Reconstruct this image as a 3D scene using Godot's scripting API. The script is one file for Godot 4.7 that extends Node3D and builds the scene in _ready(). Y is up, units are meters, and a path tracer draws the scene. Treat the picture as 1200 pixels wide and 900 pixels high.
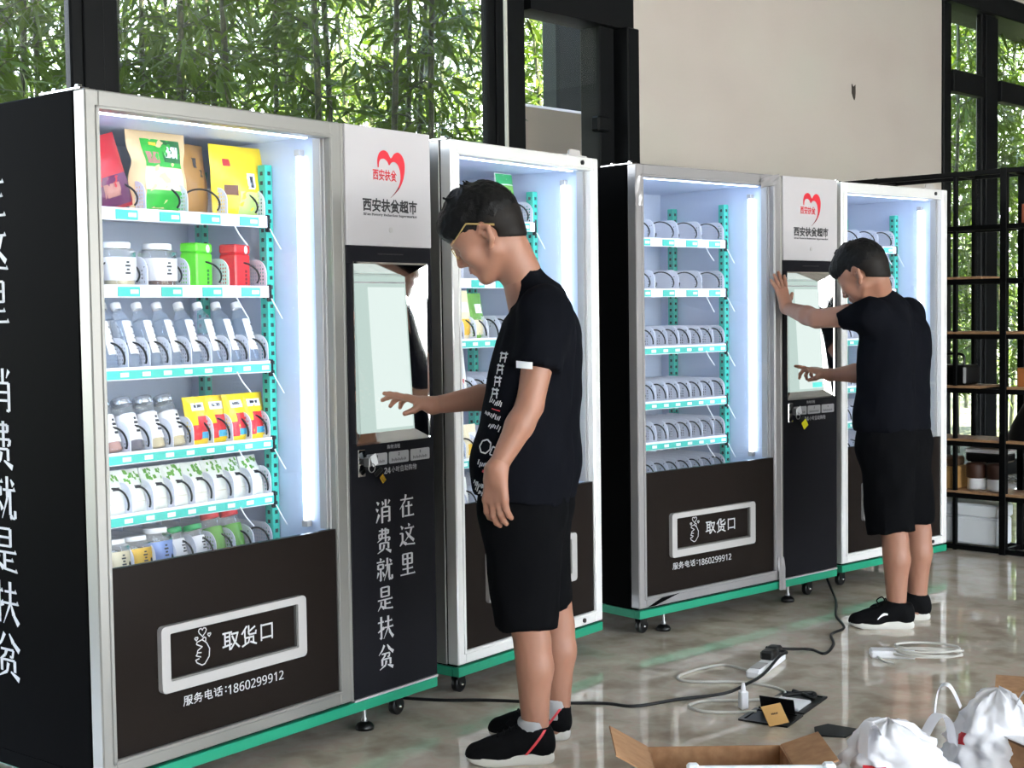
extends Node3D
# A shop hall with two pairs of vending machines, two men at the touch screens, bamboo outside the windows.
# World: metres, y up, floor at y = 0. The hall is laid out along the back wall: "u" runs along it, "v" out of it into the hall.

const WALL_YAW := 46.0
const WALL_V := -4.9
var rng := RandomNumberGenerator.new()
var mats := {}
var taken := {}


func _ready() -> void:
	rng.seed = 20240611
	# --- camera, sky, sun, exposure
	var cam := Camera3D.new()
	cam.name = "camera"
	var pitch := deg_to_rad(2.9224)
	var roll := deg_to_rad(0.7952)
	# the camera looks down by the pitch and is held a little out of level
	cam.transform = Transform3D(Basis(Vector3(1, 0, 0), -pitch) * Basis(Vector3(0, 0, 1), -roll), Vector3(0, 1.345, 0))
	cam.fov = rad_to_deg(2.0 * atan(450.0 / 1641.0))
	cam.near = 0.05
	cam.far = 200.0
	add_child(cam)
	cam.current = true
	var world := WorldEnvironment.new()
	world.name = "world"
	var env := Environment.new()
	env.background_mode = Environment.BG_SKY
	var sky := Sky.new()
	var air := ProceduralSkyMaterial.new()
	air.sky_top_color = Color(0.62, 0.74, 0.90)
	air.sky_horizon_color = Color(0.97, 0.98, 0.96)
	air.sky_curve = 0.25
	air.ground_horizon_color = Color(0.75, 0.75, 0.70)
	air.ground_bottom_color = Color(0.45, 0.45, 0.40)
	air.sky_energy_multiplier = 1.0
	sky.sky_material = air
	env.sky = sky
	env.background_energy_multiplier = 10.6
	env.tonemap_mode = Environment.TONE_MAPPER_LINEAR
	env.tonemap_exposure = 1.46
	env.sdfgi_enabled = true
	env.ssao_enabled = true
	env.ssil_enabled = true
	world.environment = env
	add_child(world)
	var sun := DirectionalLight3D.new()
	sun.name = "sun"
	sun.light_color = Color(1.0, 0.975, 0.92)
	sun.light_energy = 26.0
	sun.light_angular_distance = 0.6
	sun.shadow_enabled = true
	sun.sky_mode = DirectionalLight3D.SKY_MODE_LIGHT_ONLY
	# from above the roof, over the hall towards the bamboo behind it
	sun.look_at_from_position(Vector3.ZERO, -hall(0.35, 1.0).normalized() * 0.50 + Vector3(0, -0.87, 0))
	add_child(sun)
	make_materials()
	build_hall()
	build_bamboo()
	build_machines()
	build_goods()
	build_rack()
	build_people()
	build_floor_things()


# a point or direction on the floor from the hall's own axes
func hall(u: float, v: float, y := 0.0) -> Vector3:
	var a := deg_to_rad(WALL_YAW)
	return Vector3(u * cos(a) + v * sin(a), y, -u * sin(a) + v * cos(a))


# ---------------------------------------------------------------- nodes
func numbered(called: String) -> String:
	var n: int = taken.get(called, 0)
	taken[called] = n + 1
	return called if n == 0 else "%s_%03d" % [called, n]


func tag(o: Node, label: String, category: String, group := "", kind := "") -> Node:
	if label:
		o.set_meta("label", label)
	if category:
		o.set_meta("category", category)
	if group:
		o.set_meta("group", group)
	if kind:
		o.set_meta("kind", kind)
	return o


func thing(called: String, label: String, category: String, at := Vector3.ZERO, turn := 0.0, group := "") -> Node3D:
	var o := Node3D.new()
	o.name = numbered(called)
	add_child(o)
	o.position = at
	o.rotation.y = turn
	tag(o, label, category, group)
	return o


func part(parent: Node, called: String, mb: MB, m: Material, label := "") -> MeshInstance3D:
	return share(parent, called, mb.commit(), m, label)


func share(parent: Node, called: String, mesh: Mesh, m: Material, label := "") -> MeshInstance3D:
	var o := MeshInstance3D.new()
	o.name = called if parent != self else numbered(called)
	o.mesh = mesh
	o.material_override = m
	parent.add_child(o, true)
	if label:
		o.set_meta("label", label)
	return o


func structure(called: String, mb: MB, m: Material, label: String, category: String) -> MeshInstance3D:
	var o := part(self, called, mb, m)
	tag(o, label, category, "", "structure")
	return o


func copy_of(o: Node3D, at: Vector3, turn: float, label := "") -> Node3D:
	var c: Node3D = o.duplicate()
	var base: String = o.name
	if base.length() > 4 and base[base.length() - 4] == "_" and base.right(3).is_valid_int():
		base = base.left(base.length() - 4)
	c.name = numbered(base)
	add_child(c)
	c.position = at
	c.rotation.y = turn
	if label:
		c.set_meta("label", label)
	return c


# ---------------------------------------------------------------- mesh builder
class MB:
	var v := PackedVector3Array()
	var uv := PackedVector2Array()
	var ix := PackedInt32Array()
	var xf := Transform3D()

	func p(a: Vector3, t := Vector2.ZERO) -> int:
		v.append(xf * a)
		uv.append(t)
		return v.size() - 1

	# corners run counter-clockwise seen from outside
	func f(a: int, b: int, c: int) -> void:
		ix.append(a)
		ix.append(c)
		ix.append(b)

	func quad(a: Vector3, b: Vector3, c: Vector3, d: Vector3) -> void:
		var i := p(a, Vector2(0, 1))
		p(b, Vector2(1, 1))
		p(c, Vector2(1, 0))
		p(d, Vector2(0, 0))
		f(i, i + 1, i + 2)
		f(i, i + 2, i + 3)

	func oquad(a: Vector3, b: Vector3, c: Vector3, d: Vector3, out: Vector3) -> void:
		if (b - a).cross(c - a).dot(out) < 0.0:
			quad(d, c, b, a)
		else:
			quad(a, b, c, d)

	func otri(a: Vector3, b: Vector3, c: Vector3, out: Vector3) -> void:
		var i := p(a)
		p(b)
		p(c)
		if (b - a).cross(c - a).dot(out) < 0.0:
			f(i, i + 2, i + 1)
		else:
			f(i, i + 1, i + 2)

	func box(c: Vector3, s: Vector3, b := 0.0) -> MB:
		var h := s * 0.5
		b = minf(b, 0.49 * minf(s.x, minf(s.y, s.z)))
		var corner := func(sx: float, sy: float, sz: float, axis: int) -> Vector3:
			var q := Vector3(sx * (h.x - b), sy * (h.y - b), sz * (h.z - b))
			if axis == 0:
				q.x = sx * h.x
			elif axis == 1:
				q.y = sy * h.y
			else:
				q.z = sz * h.z
			return c + q
		for s1 in [-1.0, 1.0]:
			oquad(corner.call(s1, -1, -1, 0), corner.call(s1, 1, -1, 0), corner.call(s1, 1, 1, 0), corner.call(s1, -1, 1, 0), Vector3(s1, 0, 0))
			oquad(corner.call(-1, s1, -1, 1), corner.call(1, s1, -1, 1), corner.call(1, s1, 1, 1), corner.call(-1, s1, 1, 1), Vector3(0, s1, 0))
			oquad(corner.call(-1, -1, s1, 2), corner.call(1, -1, s1, 2), corner.call(1, 1, s1, 2), corner.call(-1, 1, s1, 2), Vector3(0, 0, s1))
		if b > 0.0:
			for s1 in [-1.0, 1.0]:
				for s2 in [-1.0, 1.0]:
					oquad(corner.call(-1, s1, s2, 1), corner.call(1, s1, s2, 1), corner.call(1, s1, s2, 2), corner.call(-1, s1, s2, 2), Vector3(0, s1, s2))
					oquad(corner.call(s1, -1, s2, 0), corner.call(s1, 1, s2, 0), corner.call(s1, 1, s2, 2), corner.call(s1, -1, s2, 2), Vector3(s1, 0, s2))
					oquad(corner.call(s1, s2, -1, 0), corner.call(s1, s2, 1, 0), corner.call(s1, s2, 1, 1), corner.call(s1, s2, -1, 1), Vector3(s1, s2, 0))
					for s3 in [-1.0, 1.0]:
						otri(corner.call(s1, s2, s3, 0), corner.call(s1, s2, s3, 1), corner.call(s1, s2, s3, 2), Vector3(s1, s2, s3))
		return self

	# from low corner to high corner
	func span(x0: float, y0: float, z0: float, x1: float, y1: float, z1: float, b := 0.0) -> MB:
		return box(Vector3((x0 + x1) / 2, (y0 + y1) / 2, (z0 + z1) / 2), Vector3(absf(x1 - x0), absf(y1 - y0), absf(z1 - z0)), b)

	func grid(rows: Array, wrap := false, flip := false) -> void:
		var n: int = rows[0].size()
		var at := v.size()
		for r in rows.size():
			for k in n:
				p(rows[r][k], Vector2(float(k) / (n if wrap else n - 1), float(r) / maxi(1, rows.size() - 1)))
		for r in rows.size() - 1:
			for k in (n if wrap else n - 1):
				var a := at + r * n + k
				var b := at + r * n + (k + 1) % n
				var c := b + n
				var d := a + n
				if flip:
					f(a, d, c)
					f(a, c, b)
				else:
					f(a, b, c)
					f(a, c, d)

	func tube(pts: PackedVector3Array, radii, sides := 8, caps := true) -> MB:
		var rows := []
		var up := Vector3.UP
		var side := Vector3.ZERO
		for i in pts.size():
			var d := (pts[mini(i + 1, pts.size() - 1)] - pts[maxi(i - 1, 0)]).normalized()
			if side == Vector3.ZERO:
				side = d.cross(up if absf(d.y) < 0.9 else Vector3.RIGHT).normalized()
			side = (side - d * side.dot(d)).normalized()
			var nrm := side.cross(d)
			var r: float = radii[i] if radii is Array or radii is PackedFloat32Array else radii
			var row := PackedVector3Array()
			for k in sides:
				var a := TAU * k / sides
				row.append(pts[i] + (side * cos(a) + nrm * sin(a)) * r)
			rows.append(row)
		grid(rows, true, true)
		if caps:
			for e in [0, pts.size() - 1]:
				var d: Vector3 = (pts[0] - pts[1]) if e == 0 else (pts[e] - pts[e - 1])
				for k in range(1, sides - 1):
					otri(rows[e][0], rows[e][k], rows[e][k + 1], d)
		return self

	# profile: pairs (radius, height) going up
	func lathe(c: Vector3, profile: Array, sides := 16) -> MB:
		var rows := []
		for q in profile:
			var row := PackedVector3Array()
			for k in sides:
				var a := TAU * k / sides
				row.append(c + Vector3(cos(a) * q[0], q[1], sin(a) * q[0]))
			rows.append(row)
		grid(rows, true, true)
		return self

	func poly(pts: PackedVector2Array, z: float, front := true) -> MB:
		var t := Geometry2D.triangulate_polygon(pts)
		for i in range(0, t.size(), 3):
			var a := pts[t[i]]
			var b := pts[t[i + 1]]
			var c := pts[t[i + 2]]
			otri(Vector3(a.x, a.y, z), Vector3(b.x, b.y, z), Vector3(c.x, c.y, z), Vector3(0, 0, 1.0 if front else -1.0))
		return self

	func extrude(pts: PackedVector2Array, z0: float, z1: float) -> MB:
		poly(pts, z1, true)
		poly(pts, z0, false)
		var cw := Geometry2D.is_polygon_clockwise(pts)
		for i in pts.size():
			var a := pts[i]
			var b := pts[(i + 1) % pts.size()]
			var e := b - a
			var o := Vector3(e.y, -e.x, 0) * (-1.0 if cw else 1.0)
			oquad(Vector3(a.x, a.y, z0), Vector3(b.x, b.y, z0), Vector3(b.x, b.y, z1), Vector3(a.x, a.y, z1), o)
		return self

	# a slab lying flat: outline in x and z
	func extrude_flat(pts: Array, thick: float) -> MB:
		var keep := xf
		xf = xf * Transform3D(Basis(Vector3(1, 0, 0), -PI / 2), Vector3.ZERO)
		extrude(PackedVector2Array(pts), 0.0, thick)
		xf = keep
		return self

	func ball(c: Vector3, r: Vector3, n := 10) -> MB:
		var rows := []
		for j in n + 1:
			var t := PI * j / n
			var row := PackedVector3Array()
			for k in n * 2:
				var a := TAU * k / (n * 2)
				row.append(c + Vector3(sin(t) * cos(a) * r.x, -cos(t) * r.y, sin(t) * sin(a) * r.z))
			rows.append(row)
		grid(rows, true, true)
		return self

	func commit() -> ArrayMesh:
		var nrm := PackedVector3Array()
		nrm.resize(v.size())
		for i in range(0, ix.size(), 3):
			var a := ix[i]
			var b := ix[i + 2]
			var c := ix[i + 1]
			var n := (v[b] - v[a]).cross(v[c] - v[a])
			nrm[a] += n
			nrm[b] += n
			nrm[c] += n
		for i in nrm.size():
			nrm[i] = nrm[i].normalized() if nrm[i].length_squared() > 1e-20 else Vector3.UP
		var arr := []
		arr.resize(Mesh.ARRAY_MAX)
		arr[Mesh.ARRAY_VERTEX] = v
		arr[Mesh.ARRAY_NORMAL] = nrm
		arr[Mesh.ARRAY_TEX_UV] = uv
		arr[Mesh.ARRAY_INDEX] = ix
		var m := ArrayMesh.new()
		m.add_surface_from_arrays(Mesh.PRIMITIVE_TRIANGLES, arr)
		return m


# a smooth curve through points
func curve(pts: Array, steps := 6) -> PackedVector3Array:
	var out := PackedVector3Array()
	for i in pts.size() - 1:
		var a: Vector3 = pts[maxi(i - 1, 0)]
		var b: Vector3 = pts[i]
		var c: Vector3 = pts[i + 1]
		var d: Vector3 = pts[mini(i + 2, pts.size() - 1)]
		for s in steps:
			out.append(b.cubic_interpolate(c, a, d, float(s) / steps))
	out.append(pts[-1])
	return out


func rounded(x0: float, y0: float, x1: float, y1: float, r: float, n := 4) -> PackedVector2Array:
	var out := PackedVector2Array()
	for q in [[x1 - r, y1 - r, 0.0], [x0 + r, y1 - r, 0.25], [x0 + r, y0 + r, 0.5], [x1 - r, y0 + r, 0.75]]:
		for k in n + 1:
			var a: float = TAU * (q[2] + 0.25 * k / n)
			out.append(Vector2(q[0] + cos(a) * r, q[1] + sin(a) * r))
	return out


# a flat ring between two outlines of the same count, thick from z0 to z1
func ring(mb: MB, outer: PackedVector2Array, inner: PackedVector2Array, z0: float, z1: float, inner_z := INF) -> void:
	var n := outer.size()
	var zi := z1 if inner_z == INF else inner_z
	for i in n:
		var a := outer[i]
		var b := outer[(i + 1) % n]
		var c := inner[(i + 1) % n]
		var d := inner[i]
		var mid := (a + b) * 0.5 - (c + d) * 0.5
		mb.oquad(Vector3(a.x, a.y, z1), Vector3(b.x, b.y, z1), Vector3(c.x, c.y, zi), Vector3(d.x, d.y, zi), Vector3(0, 0, 1))
		mb.oquad(Vector3(a.x, a.y, z0), Vector3(b.x, b.y, z0), Vector3(b.x, b.y, z1), Vector3(a.x, a.y, z1), Vector3(mid.x, mid.y, 0))
		mb.oquad(Vector3(d.x, d.y, z0), Vector3(c.x, c.y, z0), Vector3(c.x, c.y, zi), Vector3(d.x, d.y, zi), Vector3(-mid.x, -mid.y, 0))


# ---------------------------------------------------------------- materials
func mat(called: String, c: Color, rough := 0.6, metal := 0.0, spec := 0.5) -> StandardMaterial3D:
	var m := StandardMaterial3D.new()
	m.resource_name = called
	m.albedo_color = c
	m.roughness = rough
	m.metallic = metal
	m.metallic_specular = spec
	mats[called] = m
	return m


func noise_tex(freq: float, seed_: int, stops: Array, size := 512, octaves := 4, kind := FastNoiseLite.TYPE_SIMPLEX_SMOOTH) -> NoiseTexture2D:
	var n := FastNoiseLite.new()
	n.noise_type = kind
	n.seed = seed_
	n.frequency = freq
	n.fractal_octaves = octaves
	var t := NoiseTexture2D.new()
	t.width = size
	t.height = size
	t.seamless = true
	t.noise = n
	var g := Gradient.new()
	var off := PackedFloat32Array()
	var cols := PackedColorArray()
	for s in stops:
		off.append(s[0])
		cols.append(s[1])
	g.offsets = off
	g.colors = cols
	t.color_ramp = g
	return t


func grain(m: StandardMaterial3D, t: Texture2D, scale: float, in_world := true) -> void:
	m.albedo_texture = t
	m.uv1_triplanar = true
	m.uv1_world_triplanar = in_world
	m.uv1_scale = Vector3.ONE * scale


func relief(m: StandardMaterial3D, freq: float, strength: float, scale: float, seed_ := 5) -> void:
	var n := FastNoiseLite.new()
	n.noise_type = FastNoiseLite.TYPE_SIMPLEX_SMOOTH
	n.seed = seed_
	n.frequency = freq
	n.fractal_octaves = 3
	var t := NoiseTexture2D.new()
	t.width = 512
	t.height = 512
	t.seamless = true
	t.noise = n
	t.as_normal_map = true
	t.bump_strength = 4.0
	m.normal_enabled = true
	m.normal_texture = t
	m.normal_scale = strength
	m.uv1_triplanar = true
	m.uv1_world_triplanar = true
	m.uv1_scale = Vector3.ONE * scale


func clear(called: String, c: Color, alpha: float, rough := 0.02) -> StandardMaterial3D:
	var m := mat(called, Color(c.r, c.g, c.b, alpha), rough)
	m.transparency = BaseMaterial3D.TRANSPARENCY_ALPHA
	return m


func glow(called: String, c: Color, energy: float) -> StandardMaterial3D:
	var m := mat(called, c, 0.3)
	m.emission_enabled = true
	m.emission = c
	m.emission_energy_multiplier = energy
	return m


func make_materials() -> void:
	var fl := mat("floor", Color(1, 0.985, 0.965), 0.03, 0.0, 0.75)
	grain(fl, noise_tex(0.012, 3, [[0.0, Color(0.64, 0.59, 0.55)], [0.34, Color(0.74, 0.71, 0.66)], [0.48, Color(0.79, 0.77, 0.72)], [0.56, Color(0.80, 0.745, 0.705)], [0.66, Color(0.81, 0.78, 0.74)], [1.0, Color(0.88, 0.86, 0.82)]], 1024, 6), 0.35)
	relief(fl, 0.006, 0.02, 0.35, 11)
	var pl := mat("plaster", Color.WHITE, 0.85)
	grain(pl, noise_tex(0.006, 8, [[0.0, Color(0.70, 0.665, 0.635)], [0.5, Color(0.725, 0.695, 0.665)], [1.0, Color(0.72, 0.71, 0.67)]], 512, 3), 0.35)
	mat("ceiling_paint", Color(0.72, 0.72, 0.71), 0.8)
	mat("grey_paint", Color(0.40, 0.39, 0.38), 0.8)
	mat("white_paint", Color(0.86, 0.85, 0.83), 0.8)
	mat("hole", Color(0.22, 0.20, 0.17), 0.95)
	mat("window_frame", Color(0.075, 0.08, 0.085), 0.42, 0.0, 0.2)
	mat("seal", Color(0.72, 0.72, 0.68), 0.5)
	clear("window_glass", Color(0.9, 0.95, 0.92), 0.01, 0.0).metallic_specular = 0.3
	mat("paving", Color(0.60, 0.60, 0.60), 0.9)
	var soil := mat("soil", Color.WHITE, 0.95)
	grain(soil, noise_tex(0.03, 4, [[0.0, Color(0.14, 0.17, 0.07)], [0.5, Color(0.20, 0.23, 0.10)], [1.0, Color(0.27, 0.26, 0.14)]]), 0.5)
	var cu := mat("culm", Color.WHITE, 0.5)
	grain(cu, noise_tex(0.03, 14, [[0.0, Color(0.17, 0.19, 0.11)], [0.6, Color(0.24, 0.26, 0.14)], [1.0, Color(0.34, 0.33, 0.20)]]), 1.5, false)
	var leaf := mat("leaf", Color(0.255, 0.34, 0.065), 0.5, 0.0, 0.3)
	leaf.backlight_enabled = true
	leaf.backlight = Color(0.24, 0.31, 0.04)
	leaf.cull_mode = BaseMaterial3D.CULL_DISABLED
	# machines
	mat("cabinet_black", Color(0.045, 0.045, 0.047), 0.5, 0.0, 0.05)
	mat("panel_black", Color(0.12, 0.103, 0.095), 0.2, 0.0, 0.22)
	mat("column_black", Color(0.11, 0.11, 0.125), 0.33, 0.0, 0.18)
	var al := mat("aluminium", Color(0.58, 0.575, 0.56), 0.36, 0.5)
	al.anisotropy_enabled = true
	al.anisotropy = 0.3
	mat("aluminium_bright", Color(0.93, 0.93, 0.925), 0.26, 0.25)
	mat("aluminium_dark", Color(0.40, 0.395, 0.385), 0.45)
	mat("grey_edge", Color(0.56, 0.55, 0.56), 0.45)
	mat("film", Color(0.62, 0.61, 0.615), 0.22, 0.3)
	mat("grey_plastic", Color(0.66, 0.65, 0.645), 0.45)
	mat("sign_grey", Color(0.69, 0.68, 0.69), 0.4)
	mat("plate_grey", Color(0.62, 0.62, 0.63), 0.35)
	mat("chrome", Color(0.88, 0.88, 0.88), 0.06, 1.0)
	mat("dark_metal", Color(0.10, 0.10, 0.105), 0.3, 0.3)
	mat("rubber", Color(0.03, 0.03, 0.03), 0.35)
	mat("rail_green", Color(0.11, 0.56, 0.43), 0.4)
	mat("upright_teal", Color(0.16, 0.70, 0.62), 0.45)
	mat("slot", Color(0.04, 0.16, 0.16), 0.8)
	mat("liner", Color(0.75, 0.795, 0.88), 0.4)
	mat("shelf_white", Color(0.92, 0.925, 0.94), 0.4)
	mat("strip_teal", Color(0.22, 0.72, 0.66), 0.4)
	mat("tag_white", Color(0.90, 0.94, 0.93), 0.5)
	mat("coil_black", Color(0.03, 0.035, 0.06), 0.4, 0.0, 0.3)
	mat("tie_white", Color(0.95, 0.95, 0.95), 0.5)
	mat("print_white", Color(0.76, 0.76, 0.77), 0.5)
	mat("print_black", Color(0.11, 0.11, 0.12), 0.5)
	mat("print_red", Color(0.78, 0.13, 0.19), 0.5)
	mat("print_darkred", Color(0.45, 0.08, 0.12), 0.5)
	clear("door_glass", Color(0.95, 0.98, 1.0), 0.015, 0.0)
	glow("led", Color(0.90, 0.95, 1.0), 5.0)
	var sc := glow("screen", Color(0.86, 0.95, 0.92), 0.52)
	sc.roughness = 0.06
	sc.albedo_color = Color(0.06, 0.065, 0.065)
	var sl := glow("screen_light", Color(0.94, 1.0, 0.98), 0.62)
	sl.roughness = 0.06
	sl.albedo_color = Color(0.06, 0.065, 0.065)
	glow("screen_teal", Color(0.35, 0.75, 0.72), 0.8).roughness = 0.06
	mat("brass", Color(0.80, 0.64, 0.22), 0.25, 0.8)
	mat("yellow_tag", Color(0.92, 0.88, 0.10), 0.5)
	var perf := mat("divider", Color(0.90, 0.905, 0.94), 0.45)
	var im := Image.create(64, 64, false, Image.FORMAT_RGBA8)
	im.fill(Color(1, 1, 1, 1))
	for i in 64:
		for j in 64:
			if Vector2(i - 32, j - 32).length() < 21.5:
				im.set_pixel(i, j, Color(1, 1, 1, 0))
	perf.albedo_texture = ImageTexture.create_from_image(im)
	perf.transparency = BaseMaterial3D.TRANSPARENCY_ALPHA_SCISSOR
	perf.alpha_scissor_threshold = 0.5
	perf.cull_mode = BaseMaterial3D.CULL_DISABLED
	mat("divider_plain", Color(0.90, 0.905, 0.94), 0.45)
	# goods
	mat("kraft", Color(0.86, 0.74, 0.56), 0.45)
	mat("bag_green", Color(0.16, 0.66, 0.20), 0.35)
	mat("bag_darkgreen", Color(0.07, 0.42, 0.18), 0.35)
	mat("bag_brown", Color(0.62, 0.45, 0.22), 0.3)
	mat("bag_yellow", Color(0.95, 0.82, 0.08), 0.28)
	mat("bag_red", Color(0.72, 0.10, 0.16), 0.3)
	mat("bag_purple", Color(0.36, 0.12, 0.30), 0.3)
	mat("bag_white", Color(0.90, 0.91, 0.88), 0.35)
	mat("rice", Color(0.82, 0.80, 0.72), 0.5)
	mat("cabbage", Color(0.70, 0.78, 0.45), 0.5)
	mat("tin_green", Color(0.36, 0.86, 0.12), 0.3)
	mat("tin_red", Color(0.85, 0.12, 0.16), 0.3)
	mat("lid_white", Color(0.93, 0.93, 0.93), 0.4)
	mat("lid_silver", Color(0.75, 0.77, 0.80), 0.25, 0.8)
	mat("lid_green", Color(0.05, 0.60, 0.32), 0.35)
	mat("lid_red", Color(0.82, 0.07, 0.12), 0.35)
	mat("label_white", Color(0.92, 0.92, 0.93), 0.5)
	mat("label_yellow", Color(0.93, 0.74, 0.20), 0.45)
	mat("label_blue", Color(0.55, 0.65, 0.86), 0.45)
	mat("label_cream", Color(0.93, 0.88, 0.74), 0.5)
	mat("ink", Color(0.16, 0.17, 0.20), 0.5)
	mat("cyan", Color(0.25, 0.68, 0.86), 0.4)
	clear("bottle", Color(0.70, 0.82, 0.95), 0.10, 0.03)
	clear("jar_glass", Color(0.92, 0.94, 0.92), 0.10, 0.03)
	mat("filling_dark", Color(0.28, 0.24, 0.32), 0.7)
	mat("filling_pink", Color(0.66, 0.46, 0.42), 0.7)
	mat("filling_cream", Color(0.80, 0.74, 0.58), 0.7)
	mat("filling_brown", Color(0.40, 0.22, 0.12), 0.5)
	mat("leaf_print", Color(0.38, 0.62, 0.22), 0.4)
	# people
	var sk := mat("skin", Color(0.60, 0.425, 0.345), 0.5)
	sk.subsurf_scatter_enabled = true
	sk.subsurf_scatter_strength = 0.08
	mat("lip", Color(0.60, 0.33, 0.29), 0.45)
	mat("eye_white", Color(0.85, 0.83, 0.80), 0.2)
	mat("eye_dark", Color(0.06, 0.04, 0.035), 0.15)
	var ha := mat("hair", Color(0.04, 0.037, 0.037), 0.5, 0.0, 0.3)
	relief(ha, 0.05, 0.8, 6.0, 21)
	mat("fade_hair", Color(0.10, 0.085, 0.075), 0.6, 0.0, 0.3)
	mat("shirt", Color(0.055, 0.06, 0.08), 0.9, 0.0, 0.15)
	mat("shorts", Color(0.045, 0.047, 0.055), 0.9, 0.0, 0.15)
	mat("navy_knit", Color(0.05, 0.065, 0.13), 0.8)
	mat("shoe_black", Color(0.05, 0.05, 0.055), 0.8, 0.0, 0.2)
	mat("sole_white", Color(0.78, 0.77, 0.74), 0.6)
	mat("coral", Color(0.83, 0.25, 0.28), 0.6)
	mat("sock", Color(0.62, 0.62, 0.62), 0.9)
	mat("gold", Color(0.85, 0.74, 0.50), 0.2, 0.7)
	# loose things
	var cb := mat("cardboard", Color.WHITE, 0.85)
	grain(cb, noise_tex(0.02, 31, [[0.0, Color(0.58, 0.42, 0.29)], [0.5, Color(0.64, 0.48, 0.34)], [1.0, Color(0.70, 0.54, 0.39)]]), 2.0)
	mat("cardboard_dark", Color(0.40, 0.29, 0.20), 0.85)
	mat("kraft_card", Color(0.77, 0.60, 0.36), 0.8)
	var bag := mat("plastic_bag", Color(0.90, 0.90, 0.92), 0.35)
	bag.backlight_enabled = true
	bag.backlight = Color(0.35, 0.35, 0.36)
	bag.cull_mode = BaseMaterial3D.CULL_DISABLED
	mat("foam", Color(0.90, 0.92, 0.94), 0.55)
	clear("clear_tray", Color(0.88, 0.93, 0.96), 0.35, 0.12)
	mat("cable_white", Color(0.76, 0.75, 0.72), 0.5)
	mat("cable_black", Color(0.025, 0.025, 0.025), 0.45)
	mat("steel", Color(0.60, 0.60, 0.60), 0.3, 0.9)
	mat("rack_black", Color(0.04, 0.04, 0.042), 0.5, 0.0, 0.2)
	var wd := mat("shelf_wood", Color.WHITE, 0.6)
	grain(wd, noise_tex(0.02, 41, [[0.0, Color(0.50, 0.37, 0.26)], [0.5, Color(0.64, 0.49, 0.35)], [1.0, Color(0.72, 0.58, 0.44)]]), 3.0)
	mat("box_orange", Color(0.66, 0.38, 0.17), 0.7)
	mat("box_brick", Color(0.56, 0.27, 0.16), 0.7)
	mat("jar_brown", Color(0.25, 0.15, 0.11), 0.5)
	mat("grey_cloth", Color(0.45, 0.46, 0.48), 0.8)
	mat("pale_render", Color(0.95, 0.87, 0.82), 0.85)
	mat("slate_render", Color(0.15, 0.16, 0.15), 0.8)


# ---------------------------------------------------------------- the hall
func hall_builder() -> MB:
	var mb := MB.new()
	mb.xf = Transform3D(Basis(Vector3.UP, deg_to_rad(WALL_YAW)), Vector3.ZERO)
	return mb


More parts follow.
